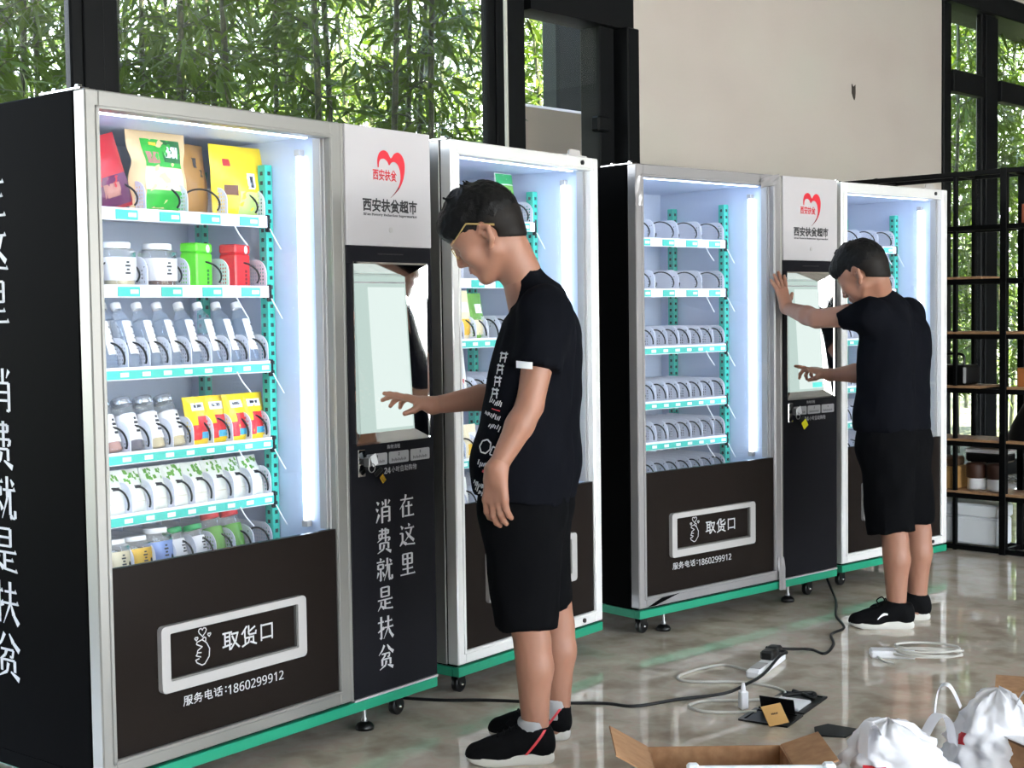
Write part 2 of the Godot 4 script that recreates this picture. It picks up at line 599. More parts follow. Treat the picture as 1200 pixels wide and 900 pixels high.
# in the hall's own axes: x = u, z = v
func build_hall() -> void:
	structure("floor", hall_builder().span(-3.2, -0.2, -5.15, 14.2, 0.0, 5.2), mats.floor, "polished grey concrete floor with faint pinkish patches", "floor")
	structure("ceiling", hall_builder().span(-3.2, 4.3, -5.9, 14.2, 4.5, 5.2), mats.ceiling_paint, "pale grey ceiling slab above the hall", "ceiling")
	var w := hall_builder()
	w.span(6.0, 0, -5.15, 9.64, 4.3, WALL_V)
	w.span(-3.2, 0, -5.15, -0.2, 4.3, WALL_V)
	w.span(13.0, 0, -5.15, 14.2, 4.3, WALL_V)
	w.span(-0.2, 3.72, -5.15, 6.0, 4.3, WALL_V)
	w.span(9.64, 3.72, -5.15, 13.0, 4.3, WALL_V)
	var wall := structure("wall_back", w, mats.plaster, "plain beige plaster wall behind the vending machines", "wall")
	var chip := hall_builder()
	var outline := PackedVector2Array()
	for q in [[-0.022, 0.052], [-0.004, 0.034], [0.008, 0.04], [0.023, 0.05], [0.024, 0.0], [0.02, -0.035], [0.01, -0.052], [-0.004, -0.036], [-0.02, -0.008]]:
		outline.append(Vector2(8.396 + q[0], 2.784 + q[1]))
	chip.extrude(outline, WALL_V - 0.01, WALL_V + 0.004)
	part(wall, "broken_plaster", chip, mats.hole, "small dark hole broken in the plaster")
	structure("wall_left", hall_builder().span(-3.2, 0, -4.9, -3.0, 4.3, 5.2), mats.grey_paint, "grey side wall of the hall", "wall")
	structure("wall_right", hall_builder().span(14.0, 0, -4.9, 14.2, 4.3, 5.2), mats.grey_paint, "grey far side wall of the hall", "wall")
	var fr := hall_builder()
	fr.span(-3.0, 3.5, 5.0, 14.0, 4.3, 5.2)
	fr.span(8.8, 0, 5.0, 14.0, 3.5, 5.2)
	for u in [-3.0, 1.0, 4.8]:
		fr.span(u, 0, 5.0, u + 0.3, 3.5, 5.2)
	fr.span(-3.2, 3.5, 5.2, 14.2, 3.65, 7.3)
	structure("wall_front", fr, mats.grey_paint, "open shopfront with grey posts and wall", "wall")
	structure("trim_1", hall_builder().span(-3.2, 3.86, -5.9, 14.2, 4.29, -5.16), mats.window_frame, "dark eave above the back windows", "eave")

	# windows: dark frames with panes
	window_of("window_1", "tall dark-framed window at the left with bamboo behind", [[-0.2, -0.1, 0.16], [2.69, 2.896, 0.16], [4.914, 5.186, 0.16]], [[-0.1, 2.69], [2.896, 4.914]], 0.12, 3.6, [])
	window_of("window_2", "dark-framed window beside the wall end with transom", [[9.64, 9.76, 0.16], [10.25, 10.53, 0.16], [12.88, 13.0, 0.16]], [[9.76, 10.25], [10.55, 12.88]], 0.12, 3.56, [[2.93, 3.09]])
	# a glazed door between the left window and the plaster wall
	var d := Node3D.new()
	d.name = "door_1"
	add_child(d)
	tag(d, "dark-framed glass door beside the plaster wall", "door", "", "structure")
	var f := hall_builder()
	f.span(5.186, 2.863, -5.02, 6.0, 3.72, -4.84)
	f.span(5.76, 0, -5.02, 5.88, 2.863, -4.88, 0.006)
	f.span(5.90, 0, -5.06, 6.0, 2.863, -4.80, 0.006)
	f.span(5.88, 0, -5.06, 5.90, 2.863, -4.90)
	f.span(5.186, 0, -5.02, 5.76, 0.14, -4.88)
	part(d, "frame", f, mats.window_frame)
	part(d, "pane", hall_builder().span(5.18, 0.13, -4.905, 5.77, 2.87, -4.895), mats.window_glass)
	part(d, "latch", hall_builder().span(5.70, 2.30, -4.90, 5.80, 2.38, -4.84, 0.01), mats.window_frame)
	part(d, "seal_strip", hall_builder().span(4.945, 0.1, -4.80, 4.957, 3.6, -4.785), mats.seal, "pale seal strip")

	structure("trim_2", hall_builder().span(-12, -0.3, -24, 32, -0.02, -5.15), mats.soil, "earth under the bamboo", "ground")
	structure("trim_3", hall_builder().span(-12, -0.3, 5.2, 32, -0.02, 30), mats.paving, "pale paving outside the shopfront", "ground")
	tag(part(self, "garden_wall", hall_builder().span(6.30, 0, -6.25, 7.7, 2.64, -6.0, 0.02), mats.pale_render), "pale pinkish outdoor wall seen through the glass door", "wall")
	tag(part(self, "outbuilding", hall_builder().span(7.12, 0, -6.56, 9.9, 4.8, -6.4, 0.02), mats.slate_render), "dark grey outbuilding wall seen through the glass door", "building")


func window_of(called: String, label: String, posts: Array, panes: Array, sill: float, head: float, transoms: Array) -> void:
	var o := Node3D.new()
	o.name = called
	add_child(o)
	tag(o, label, "window", "", "structure")
	var u0: float = posts[0][0]
	var u1: float = posts[-1][1]
	for q in posts:
		var deep: float = q[2]
		part(o, "mullion", hall_builder().span(q[0], 0, -5.05 + deep - 0.04, q[1], head + 0.1, -5.04 + deep, 0.008), mats.window_frame)
		if q[1] - q[0] > 0.15:
			part(o, "mullion_cap", hall_builder().span(q[0] + 0.05, 0, -5.04 + deep, q[1] - 0.07, head + 0.1, -5.04 + deep + 0.012, 0.004), mats.window_frame)
	part(o, "sill", hall_builder().span(u0, 0, -5.1, u1, sill, -4.86, 0.008), mats.window_frame)
	part(o, "head_frame", hall_builder().span(u0, head, -5.1, u1, 3.72, -4.82, 0.008), mats.window_frame)
	for q in panes:
		part(o, "pane", hall_builder().span(q[0] - 0.01, sill - 0.01, -4.905, q[1] + 0.01, head + 0.01, -4.895), mats.window_glass)
		for t in transoms:
			part(o, "transom", hall_builder().span(q[0], t[0], -4.94, q[1], t[1], -4.86, 0.006), mats.window_frame)


# ---------------------------------------------------------------- bamboo outside
func bamboo_kind(n: int, leaves: int, tall: float) -> Array:
	var r := RandomNumberGenerator.new()
	r.seed = 100 + n
	var pts := []
	var lean := Vector3(r.randf_range(-1, 1), 0, r.randf_range(-1, 1)) * 0.35
	for k in 9:
		var t := k / 8.0
		pts.append(Vector3(lean.x * t * t + r.randf_range(-0.02, 0.02), tall * t, lean.z * t * t + r.randf_range(-0.02, 0.02)))
	var axis := curve(pts, 4)
	var culm := MB.new()
	var rad := PackedFloat32Array()
	for k in axis.size():
		rad.append(lerpf(0.024, 0.008, float(k) / axis.size()) * r.randf_range(0.97, 1.03))
	culm.tube(axis, rad, 7)
	for k in range(2, axis.size() - 1, 2):
		culm.tube(PackedVector3Array([axis[k] - Vector3(0, 0.006, 0), axis[k], axis[k] + Vector3(0, 0.006, 0)]), [rad[k], rad[k] * 1.25, rad[k]], 7, false)
	var lf := MB.new()
	var twigs := MB.new()
	var sprays := leaves / 9
	for s in sprays:
		var t := r.randf_range(0.10, 1.0)
		var at := axis[int(t * (axis.size() - 1))]
		var a := r.randf() * TAU
		var reach := r.randf_range(0.25, 0.85) * (1.1 - 0.5 * t)
		var dir := Vector3(cos(a), r.randf_range(0.1, 0.7), sin(a)).normalized()
		var tip := at + dir * reach + Vector3(0, -0.15 * reach, 0)
		twigs.tube(PackedVector3Array([at, at.lerp(tip, 0.5) + Vector3(0, 0.05, 0), tip]), [0.004, 0.003, 0.0015], 3, false)
		for k in 9:
			var b := at.lerp(tip, r.randf_range(0.35, 1.05)) + Vector3(r.randf_range(-0.04, 0.04), r.randf_range(-0.04, 0.06), r.randf_range(-0.04, 0.04))
			var d := (dir * 0.6 + Vector3(r.randf_range(-1, 1), r.randf_range(-1.5, 0.2), r.randf_range(-1, 1))).normalized()
			var length := r.randf_range(0.10, 0.20)
			var wide := length * r.randf_range(0.065, 0.10)
			var side := d.cross(Vector3(r.randf_range(-1, 1), r.randf_range(-1, 1), r.randf_range(-1, 1))).normalized() * wide
			var sag := Vector3(0, -0.18 * length, 0)
			var i := lf.p(b)
			lf.p(b + d * length * 0.4 + side + sag * 0.2)
			lf.p(b + d * length * 0.4 - side + sag * 0.2)
			lf.p(b + d * length + sag)
			lf.f(i, i + 1, i + 2)
			lf.f(i + 1, i + 3, i + 2)
	return [culm.commit(), twigs.commit(), lf.commit()]


func build_bamboo() -> void:
	var kinds := []
	for n in 6:
		kinds.append(bamboo_kind(n, 950, 5.6))
	var rows := [
		["bamboo stalk in the near row just outside the left window", "bamboo in the near row outside the left window", 21, 2.3, 6.0, -7.0, -6.0],
		["sunlit bamboo stalk with bright green leaves deeper outside the left window", "sunlit bamboo beyond the left window", 32, 2.8, 9.8, -9.0, -7.5],
		["distant sunlit bamboo stalk far beyond the left window", "far bamboo beyond the left window", 24, 3.4, 13.5, -12.5, -9.8],
		["bamboo stalk in the near row outside the transom window", "bamboo outside the transom window", 16, 11.6, 15.2, -7.2, -6.0],
		["sunlit bamboo stalk beyond the transom window", "sunlit bamboo beyond the transom window", 30, 13.0, 20.0, -10.5, -7.6],
		["distant bamboo stalk far beyond the transom window", "far bamboo beyond the transom window", 24, 17.0, 27.0, -16.0, -11.5],
	]
	var n := 0
	for q in rows:
		for k in q[2]:
			var u: float = lerpf(q[3], q[4], (k + rng.randf()) / q[2])
			var at := hall(u, rng.randf_range(q[5], q[6]), -0.05)
			var o := thing("bamboo_stalk", q[0], "bamboo", at, rng.randf() * TAU, q[1])
			o.scale = Vector3.ONE * rng.randf_range(0.9, 1.12)
			var kind: Array = kinds[n % kinds.size()]
			n += 1
			share(o, "culm", kind[0], mats.culm)
			share(o, "twigs", kind[1], mats.culm).set_meta("kind", "stuff")
			share(o, "foliage", kind[2], mats.leaf).set_meta("kind", "stuff")


# ---------------------------------------------------------------- lettering
# each character: strokes as x, y pairs on a field of 100, y down
const GLYPHS := {
	"在": [[12, 24, 90, 24], [46, 5, 40, 30, 8, 62], [27, 48, 27, 95], [42, 52, 85, 52], [63, 34, 63, 90], [36, 91, 94, 91]],
	"这": [[12, 12, 24, 24], [5, 42, 22, 42, 22, 76], [5, 92, 22, 76, 45, 88, 97, 92], [58, 6, 66, 16], [35, 24, 93, 24], [78, 25, 68, 50, 36, 76], [42, 36, 62, 56, 92, 78]],
	"里": [[22, 10, 22, 52], [22, 10, 78, 10, 78, 52], [22, 30, 78, 30], [22, 51, 78, 51], [50, 10, 50, 92], [18, 70, 82, 70], [5, 92, 95, 92]],
	"消": [[10, 10, 22, 20], [5, 36, 17, 46], [6, 92, 24, 60], [64, 4, 64, 34], [42, 10, 50, 24], [88, 8, 78, 24], [42, 34, 42, 96], [42, 34, 86, 34, 86, 92, 76, 90], [42, 53, 86, 53], [42, 70, 86, 70]],
	"费": [[20, 10, 76, 10, 76, 24], [22, 24, 76, 24], [22, 24, 18, 40], [18, 40, 84, 40, 82, 52, 74, 52], [40, 2, 38, 40, 10, 54], [60, 2, 60, 56], [26, 60, 26, 84], [26, 60, 76, 60, 76, 84], [51, 66, 46, 84, 10, 98], [60, 84, 92, 98]],
	"就": [[24, 3, 30, 12], [4, 18, 50, 18], [12, 28, 12, 46], [12, 28, 42, 28, 42, 46], [12, 45, 42, 45], [27, 45, 27, 92, 18, 88], [14, 58, 4, 80], [38, 58, 48, 76], [52, 34, 97, 34], [68, 6, 68, 50, 46, 94], [78, 36, 78, 86, 84, 92, 96, 92, 96, 76], [82, 12, 92, 24]],
	"是": [[28, 5, 28, 42], [28, 5, 74, 5, 74, 42], [28, 23, 74, 23], [28, 41, 74, 41], [6, 54, 94, 54], [50, 54, 50, 90], [50, 71, 82, 71], [28, 60, 24, 76, 6, 95], [22, 74, 44, 88, 96, 93]],
	"扶": [[4, 26, 38, 26], [24, 4, 24, 92, 13, 86], [4, 64, 40, 50], [46, 26, 90, 26], [40, 50, 96, 50], [67, 5, 66, 50, 38, 94], [68, 50, 78, 74, 96, 93]],
	"贫": [[40, 4, 28, 22, 6, 40], [58, 4, 72, 22, 95, 38], [24, 38, 72, 38, 68, 54, 58, 52], [46, 38, 40, 50, 20, 60], [26, 60, 26, 84], [26, 60, 76, 60, 76, 84], [51, 66, 46, 84, 10, 98], [60, 84, 92, 98]],
	"取": [[4, 12, 52, 12], [14, 12, 14, 76], [42, 12, 42, 96], [14, 32, 42, 32], [14, 52, 42, 52], [3, 78, 52, 72], [54, 22, 90, 22, 78, 60, 50, 94], [58, 34, 72, 66, 97, 92]],
	"货": [[34, 4, 8, 34], [24, 22, 24, 54], [84, 12, 46, 32], [48, 4, 48, 40, 54, 46, 90, 46, 92, 34], [26, 60, 26, 84], [26, 60, 76, 60, 76, 84], [51, 66, 46, 84, 10, 98], [60, 84, 92, 98]],
	"口": [[16, 14, 16, 90], [16, 16, 84, 16, 84, 90], [16, 80, 84, 80]],
	"服": [[14, 8, 14, 60, 4, 94], [14, 8, 40, 8, 40, 92, 32, 92], [14, 32, 40, 32], [14, 55, 40, 55], [54, 8, 54, 96], [54, 8, 90, 8, 90, 32, 80, 32], [56, 46, 90, 46, 76, 76, 56, 94], [62, 54, 76, 78, 97, 93]],
	"务": [[40, 2, 12, 34], [34, 14, 78, 14, 56, 36, 6, 52], [32, 20, 58, 38, 95, 48], [14, 62, 82, 62, 76, 94, 60, 92], [46, 52, 40, 74, 8, 96]],
	"电": [[16, 18, 16, 68], [16, 18, 80, 18, 80, 68], [16, 41, 80, 41], [16, 64, 80, 64], [48, 3, 48, 86, 54, 92, 92, 92, 92, 76]],
	"话": [[10, 8, 22, 20], [4, 36, 22, 36, 22, 84, 34, 74], [84, 6, 44, 16], [36, 32, 96, 32], [66, 12, 66, 56], [46, 56, 46, 94], [46, 56, 88, 56, 88, 94], [46, 90, 88, 90]],
	"西": [[5, 10, 95, 10], [14, 32, 14, 94], [14, 32, 86, 32, 86, 94], [14, 86, 86, 86], [38, 10, 38, 40, 26, 64], [60, 10, 60, 54, 66, 62, 82, 62]],
	"安": [[50, 2, 50, 18], [10, 18, 10, 34], [10, 18, 92, 18, 90, 34], [46, 30, 28, 64, 84, 95], [70, 52, 54, 78, 8, 96], [4, 52, 96, 52]],
	"超": [[10, 18, 46, 18], [28, 3, 28, 84], [4, 36, 50, 36], [28, 56, 48, 56], [14, 50, 4, 84], [10, 74, 28, 86, 97, 92], [56, 10, 92, 10, 88, 40, 78, 38], [72, 10, 54, 44], [58, 50, 58, 78], [58, 50, 90, 50, 90, 78], [58, 76, 90, 76]],
	"市": [[50, 2, 50, 18], [5, 18, 95, 18], [20, 38, 20, 82], [20, 38, 80, 38, 80, 80, 70, 80], [50, 18, 50, 98]],
	"小": [[50, 5, 50, 92, 38, 86], [24, 36, 6, 70], [74, 34, 94, 68]],
	"时": [[10, 14, 10, 76], [10, 14, 38, 14, 38, 76], [10, 44, 38, 44], [10, 74, 38, 74], [46, 30, 97, 30], [80, 5, 80, 92, 66, 88], [54, 50, 64, 66]],
	"自": [[50, 2, 42, 16], [20, 16, 20, 97], [20, 16, 80, 16, 80, 97], [20, 42, 80, 42], [20, 68, 80, 68], [20, 92, 80, 92]],
	"助": [[12, 10, 12, 80], [12, 10, 40, 10, 40, 80], [12, 33, 40, 33], [12, 56, 40, 56], [3, 84, 50, 76], [54, 30, 94, 30, 88, 92, 74, 88], [72, 4, 72, 40, 48, 94]],
	"购": [[8, 12, 8, 66], [8, 12, 42, 12, 42, 66], [25, 22, 22, 66, 4, 94], [28, 68, 44, 90], [60, 4, 48, 36], [56, 22, 94, 22, 88, 92, 76, 90], [66, 36, 54, 68, 80, 64], [72, 50, 84, 74]],
	"物": [[14, 14, 6, 38], [10, 30, 44, 30], [28, 4, 28, 96], [3, 66, 44, 54], [60, 4, 46, 40], [56, 24, 95, 24, 88, 92, 76, 88], [70, 26, 50, 70], [84, 26, 58, 92]],
	"流": [[10, 10, 22, 20], [5, 36, 17, 46], [6, 92, 24, 60], [64, 3, 68, 14], [38, 20, 96, 20], [60, 22, 48, 42, 84, 40], [76, 30, 90, 46], [46, 52, 46, 72, 36, 96], [64, 52, 64, 92], [82, 52, 82, 86, 88, 92, 97, 90, 97, 78]],
	"程": [[36, 6, 10, 16], [4, 34, 44, 34], [24, 12, 24, 96], [22, 38, 4, 70], [28, 42, 42, 58], [54, 10, 54, 40], [54, 10, 90, 10, 90, 40], [54, 38, 90, 38], [50, 54, 95, 54], [54, 73, 92, 73], [46, 94, 98, 94], [72, 54, 72, 94]],
}


# one character in the x-y plane of the builder, its upper left corner at x, y; printed flat at z
func glyph(mb: MB, ch: String, x: float, y: float, w: float, h: float, z: float, brush: bool, weight := 8.0) -> void:
	for s in GLYPHS.get(ch, []):
		var n: int = s.size() / 2
		for i in n - 1:
			var a := Vector2(s[2 * i], s[2 * i + 1])
			var b := Vector2(s[2 * i + 2], s[2 * i + 3])
			var d := (b - a).normalized()
			var wa := weight
			var wb := weight
			if brush:
				if absf(d.y) < 0.25:
					wa = weight * 0.62
					wb = weight * 0.62
				elif absf(d.x) < 0.2:
					wa = weight * 1.35
					wb = weight * 1.2
				elif d.x < 0.0:
					wa = weight * (1.35 if i == 0 else 0.95)
					wb = weight * (0.25 if i == n - 2 else 0.95)
				else:
					wa = weight * (0.5 if i == 0 else 1.1)
					wb = weight * 1.55
			var o := Vector2(-d.y, d.x)
			var ea := d * (0.0 if brush else wa * 0.5)
			var eb := d * (0.0 if brush else wb * 0.5)
			var q := [a - ea + o * wa * 0.5, b + eb + o * wb * 0.5, b + eb - o * wb * 0.5, a - ea - o * wa * 0.5]
			var v := []
			for t in q:
				v.append(Vector3(x + t.x / 100.0 * w, y - t.y / 100.0 * h, z))
			mb.oquad(v[0], v[1], v[2], v[3], Vector3(0, 0, 1))
			if brush and absf(d.y) < 0.25 and i == n - 2 and d.x > 0.0 and (b - a).length() > 25.0:
				var e := [b + Vector2(3, 2), b + Vector2(-9, 2), b + Vector2(-3, -7)]
				mb.otri(Vector3(x + e[0].x / 100.0 * w, y - e[0].y / 100.0 * h, z), Vector3(x + e[1].x / 100.0 * w, y - e[1].y / 100.0 * h, z), Vector3(x + e[2].x / 100.0 * w, y - e[2].y / 100.0 * h, z), Vector3(0, 0, 1))


func row_of(mb: MB, text: String, x: float, y: float, w: float, h: float, pitch: float, z: float, brush := false, weight := 9.0) -> void:
	for i in text.length():
		glyph(mb, text[i], x + i * pitch, y, w, h, z, brush, weight)


# a column of characters, each a part of its own
func characters(parent: Node, xf: Transform3D, text: String, x: float, y: float, w: float, h: float, pitch: float, z: float, weight: float) -> void:
	for i in text.length():
		var mb := MB.new()
		mb.xf = xf
		glyph(mb, text[i], x, y - i * pitch, w, h, z, true, weight)
		part(parent, "slogan_character", mb, mats.print_white)


func column_of(mb: MB, text: String, x: float, y: float, w: float, h: float, pitch: float, z: float, weight := 9.0) -> void:
	for i in text.length():
		glyph(mb, text[i], x, y - i * pitch, w, h, z, true, weight)


# latin lettering and figures, laid flat: lower left corner at x, y
func latin(parent: Node, called: String, text: String, x: float, y: float, z: float, width: float, height: float, m: Material, serif := false, bold := true) -> void:
	var t := TextMesh.new()
	var f := SystemFont.new()
	f.font_names = PackedStringArray(["Droid Serif" if serif else "Droid Sans"])
	f.font_weight = 700 if bold else 400
	t.font = f
	t.text = text
	t.font_size = 64
	t.pixel_size = 0.01
	t.depth = 0.002
	t.curve_step = 2.0
	var box := t.get_aabb()
	var o := MeshInstance3D.new()
	o.name = called
	o.mesh = t
	o.material_override = m
	parent.add_child(o, true)
	var sx := width / box.size.x
	var sy := height / box.size.y
	o.scale = Vector3(sx, sy, 0.3)
	o.position = Vector3(x - box.position.x * sx, y - box.position.y * sy, z)


# ---------------------------------------------------------------- vending machines
# each stands at its front lower left corner: x along the front, y up, z out of the front
const SPOTS := [
	[Vector3(-1.088, 0, -3.631), 52.01],
	[Vector3(-0.197, 0, -4.787), 52.18],
	[Vector3(0.509, 0, -5.66), 40.996],
	[Vector3(1.56, 0, -6.613), 40.287],
]
const TOP := 1.937
var shared_meshes := {}


func in_machine(k: int, x: float, y: float, z: float) -> Vector3:
	var a := deg_to_rad(SPOTS[k][1])
	return SPOTS[k][0] + Vector3(x * cos(a) + z * sin(a), y, -x * sin(a) + z * cos(a))


func build_machines() -> void:
	machine(0, "large black vending machine nearest the camera, stocked with bottles, pouches and jars", true, "aluminium", [1.66, 1.44, 1.203, 0.96, 0.782, 0.60], true)
	machine(1, "silver-framed glass cabinet behind the bespectacled man, joined to the nearest vending machine", false, "aluminium_bright", [1.70, 1.475, 1.25, 1.02, 0.80, 0.60], false)
	machine(2, "black vending machine with empty white lanes in front of the beige wall", true, "film", [1.66, 1.44, 1.19, 0.95, 0.772, 0.60], false)
	machine(3, "silver-framed glass cabinet behind the leaning man, beside the black rack", false, "aluminium_bright", [1.66, 1.44, 1.19, 0.95, 0.772, 0.60], false)


func machine(k: int, label: String, with_column: bool, metal: String, levels: Array, slogan: bool) -> void:
	var o := thing("vending_machine" if with_column else "display_cabinet", label, "vending machine", SPOTS[k][0], deg_to_rad(SPOTS[k][1]))
	var w := 0.925 if with_column else 0.887
	var full := 1.337 if with_column else 0.887
	var gr := w - 0.047  # right edge of the glass
	# carcass
	var c := MB.new()
	c.span(0, 0.125, -0.82, 0.02, TOP, -0.052, 0.003)
	c.span(w - 0.02, 0.125, -0.82, full, TOP, -0.052, 0.003)
	c.span(0.02, 0.125, -0.82, w - 0.02, TOP, -0.80)
	c.span(0.02, TOP - 0.025, -0.80, w - 0.02, TOP, -0.052)
	c.span(0.02, 0.118, -0.80, w - 0.02, 0.14, -0.04)
	c.span(0.01, 0.116, -0.80, full - 0.01, 0.126, -0.02)
	part(o, "carcass", c, mats.cabinet_black)
	var fm0: Material = mats.aluminium
	if not with_column:
		part(o, "edge_trim", MB.new().span(-0.002, 0.125, -0.10, 0.012, TOP, -0.053, 0.002), fm0, "silver edge strip of the cabinet")
	var l := MB.new()
	l.span(0.021, 0.52, -0.70, 0.034, TOP - 0.03, -0.053)
	l.span(w - 0.045, 0.52, -0.70, w - 0.021, TOP - 0.03, -0.053)
	l.span(0.034, 0.52, -0.70, w - 0.045, TOP - 0.03, -0.685)
	l.span(0.034, TOP - 0.04, -0.685, w - 0.045, TOP - 0.03, -0.053)
	l.span(0.034, 0.50, -0.685, w - 0.045, 0.52, -0.053)
	part(o, "liner", l, mats.liner, "white inner lining")
	# door
	var fm: Material = mats[metal]
	var d := MB.new()
	d.span(0, 0.126, -0.05, 0.042, TOP, 0, 0.004)
	d.span(gr, 0.126, -0.05, w, TOP, 0, 0.004)
	d.span(0.04, TOP - 0.049, -0.05, gr + 0.002, TOP, 0, 0.004)
	d.span(0.04, 0.126, -0.05, gr + 0.002, 0.171, 0, 0.004)
	# raised inner lips
	d.span(0.030, 0.16, -0.002, 0.042, TOP - 0.04, 0.004, 0.002)
	d.span(gr, 0.16, -0.002, gr + 0.012, TOP - 0.04, 0.004, 0.002)
	d.span(0.03, TOP - 0.05, -0.002, gr + 0.012, TOP - 0.04, 0.004, 0.002)
	d.span(0.03, 0.160, -0.002, gr + 0.012, 0.171, 0.004, 0.002)
	part(o, "door_frame", d, fm, "silver door frame")
	part(o, "glass_pane", MB.new().span(0.04, 0.675, -0.024, gr + 0.002, TOP - 0.047, -0.016), mats.door_glass)
	var lp := part(o, "lower_panel", MB.new().span(0.04, 0.168, -0.03, gr + 0.002, 0.68, -0.010, 0.001), mats.panel_black, "dark brown-black lower door panel")
	# black seal inside the glass edge
	part(o, "inner_jamb", MB.new().span(gr - 0.006, 0.68, -0.052, gr, TOP - 0.05, -0.026).span(gr - 0.016, 0.68, -0.06, gr - 0.012, TOP - 0.05, -0.03), mats.grey_plastic)
	# delivery hatch
	var hx := 0.19 if with_column else 0.165
	var hb := MB.new()
	ring(hb, rounded(hx, 0.315, hx + 0.54, 0.50, 0.014), rounded(hx + 0.03, 0.345, hx + 0.507, 0.478, 0.004), -0.012, 0.008)
	var hatch := part(o, "delivery_hatch", hb, mats.grey_plastic, "pale grey frame of the delivery hatch")
	var fl := part(hatch, "flap", MB.new().span(hx + 0.03, 0.345, -0.02, hx + 0.507, 0.478, -0.004), mats.panel_black)
	fl.set_meta("label", "black hatch flap with white lettering")
	part(hatch, "inner_ledge", MB.new().span(hx + 0.03, 0.345, -0.004, hx + 0.507, 0.351, 0.006).span(hx + 0.500, 0.345, -0.004, hx + 0.507, 0.478, 0.006), mats.aluminium_dark)
	var txt := MB.new()
	row_of(txt, "取货口", hx + 0.222, 0.446, 0.062, 0.058, 0.068, -0.0025, false, 9.0)
	part(hatch, "lettering", txt, mats.print_white)
	hand_sign(hatch, hx + 0.15, 0.412)
	if k != 1:
		var ph := MB.new()
		var px := hx if k != 2 else hx - 0.063
		row_of(ph, "服务电话", px + 0.082, 0.290, 0.033, 0.029, 0.036, -0.0085, false, 9.0)
		for y in [0.268, 0.280]:
			ph.poly(rounded(px + 0.232, y, px + 0.237, y + 0.005, 0.002), -0.0085)
		part(lp, "service_line", ph, mats.print_white)
		latin(lp, "phone_number", "1860299912", px + 0.243, 0.258, -0.0088, 0.214, 0.027, mats.print_white, false, false)
	# base rail, casters and feet
	var g := MB.new()
	g.span(0, 0.085, -0.03, full, 0.118, 0.0, 0.002)
	g.span(0, 0.085, -0.82, full, 0.118, -0.79, 0.002)
	g.span(0, 0.085, -0.79, 0.03, 0.118, -0.03)
	g.span(full - 0.03, 0.085, -0.79, full, 0.118, -0.03)
	part(o, "base_rail", g, mats.rail_green, "green base rail")
	for x in [0.10, full - 0.115]:
		for z in [-0.09, -0.72]:
			caster(o, x, z)
	if with_column:
		for x in [0.205, full - 0.295]:
			for z in [-0.06, -0.74]:
				foot(o, x, z)
	# light tubes: right and left in the front corners, one across the top
	tube_light(o, Vector3(w - 0.058, 1.27, -0.125), Vector2(0.024, 1.14), 62.0)
	tube_light(o, Vector3(0.047, 1.27, -0.115), Vector2(0.024, 1.14), -62.0)
	var bar := MB.new()
	bar.span(0.07, TOP - 0.050, -0.080, w - 0.08, TOP - 0.041, -0.060, 0.003)
	part(o, "led_bar", bar, mats.led)
	var al := AreaLight3D.new()
	al.name = "led_bar_light"
	al.area_size = Vector2(w - 0.16, 0.02)
	al.light_color = Color(0.78, 0.87, 1.0)
	al.light_energy = LED_ENERGY * 0.6
	al.shadow_enabled = true
	al.area_range = 12.0
	al.position = Vector3(w * 0.5, TOP - 0.054, -0.075)
	al.rotation_degrees = Vector3(-65, 0, 0)
	o.add_child(al)
	# shelf posts
	for q in [[w - 0.078, -0.26], [w - 0.078, -0.575], [0.037, -0.26], [0.037, -0.575]]:
		var u := MB.new()
		u.span(q[0], 0.53, q[1] - 0.036, q[0] + 0.030, 1.823, q[1], 0.002)
		var post := part(o, "upright", u, mats.upright_teal, "teal slotted shelf post")
		var sl := MB.new()
		for j in 42:
			var y := 0.56 + j * 0.03
			sl.span(q[0] + 0.009, y, q[1] - 0.001, q[0] + 0.021, y + 0.012, q[1] + 0.0008)
			sl.span(q[0] - 0.0008, y, q[1] - 0.024, q[0] + 0.001, y + 0.012, q[1] - 0.012)
		part(post, "slots", sl, mats.slot).set_meta("kind", "stuff")
	for i in levels.size():
		shelf(o, levels[i], w, 5 if i < 2 else 10, i)
	if with_column:
		column(o, w, full, slogan)
	# lifting lugs and hinge on top
	part(o, "top_bracket", MB.new().span(-0.03 + 0.03, TOP, -0.20, 0.03, TOP + 0.006, -0.02, 0.001).span(0.005, TOP + 0.006, -0.05, 0.02, TOP + 0.014, -0.035, 0.002).span(0.005, TOP + 0.006, -0.15, 0.02, TOP + 0.014, -0.135, 0.002), mats.chrome)
	if not with_column:
		var lk := MB.new()
		lk.extrude(rounded(w - 0.16, TOP, w - 0.085, TOP + 0.028, 0.012), -0.03, -0.024)
		lk.span(w - 0.2, TOP, -0.03, w - 0.07, TOP + 0.005, -0.005)
		part(o, "hinge_tab", lk, mats.grey_plastic)
		part(o, "lock_barrel", MB.new().tube(PackedVector3Array([Vector3(w - 0.11, TOP - 0.022, -0.002), Vector3(w - 0.11, TOP - 0.022, 0.006)]), 0.009, 12), mats.dark_metal)
		part(o, "lock_barrel", MB.new().tube(PackedVector3Array([Vector3(w - 0.13, 0.147, -0.002), Vector3(w - 0.13, 0.147, 0.006)]), 0.009, 12), mats.dark_metal)
	if k == 2:
		loose_film(o, w)
	if k == 0:
		part(o, "side_skirt", MB.new().span(-0.0025, 0.088, -0.82, 0.0, 0.13, -0.05), mats.cabinet_black)
		var sd := MB.new()
		sd.xf = Transform3D(Basis(Vector3.UP, -PI / 2), Vector3(-0.0012, 0, 0))
		# on the left flank, read from outside
		characters(o, sd.xf, "在这里", -0.495, 1.755, 0.128, 0.135, 0.146, 0.0, 8.0)
		characters(o, sd.xf, "消费就是扶贫", -0.495, 1.215, 0.128, 0.135, 0.149, 0.0, 8.0)


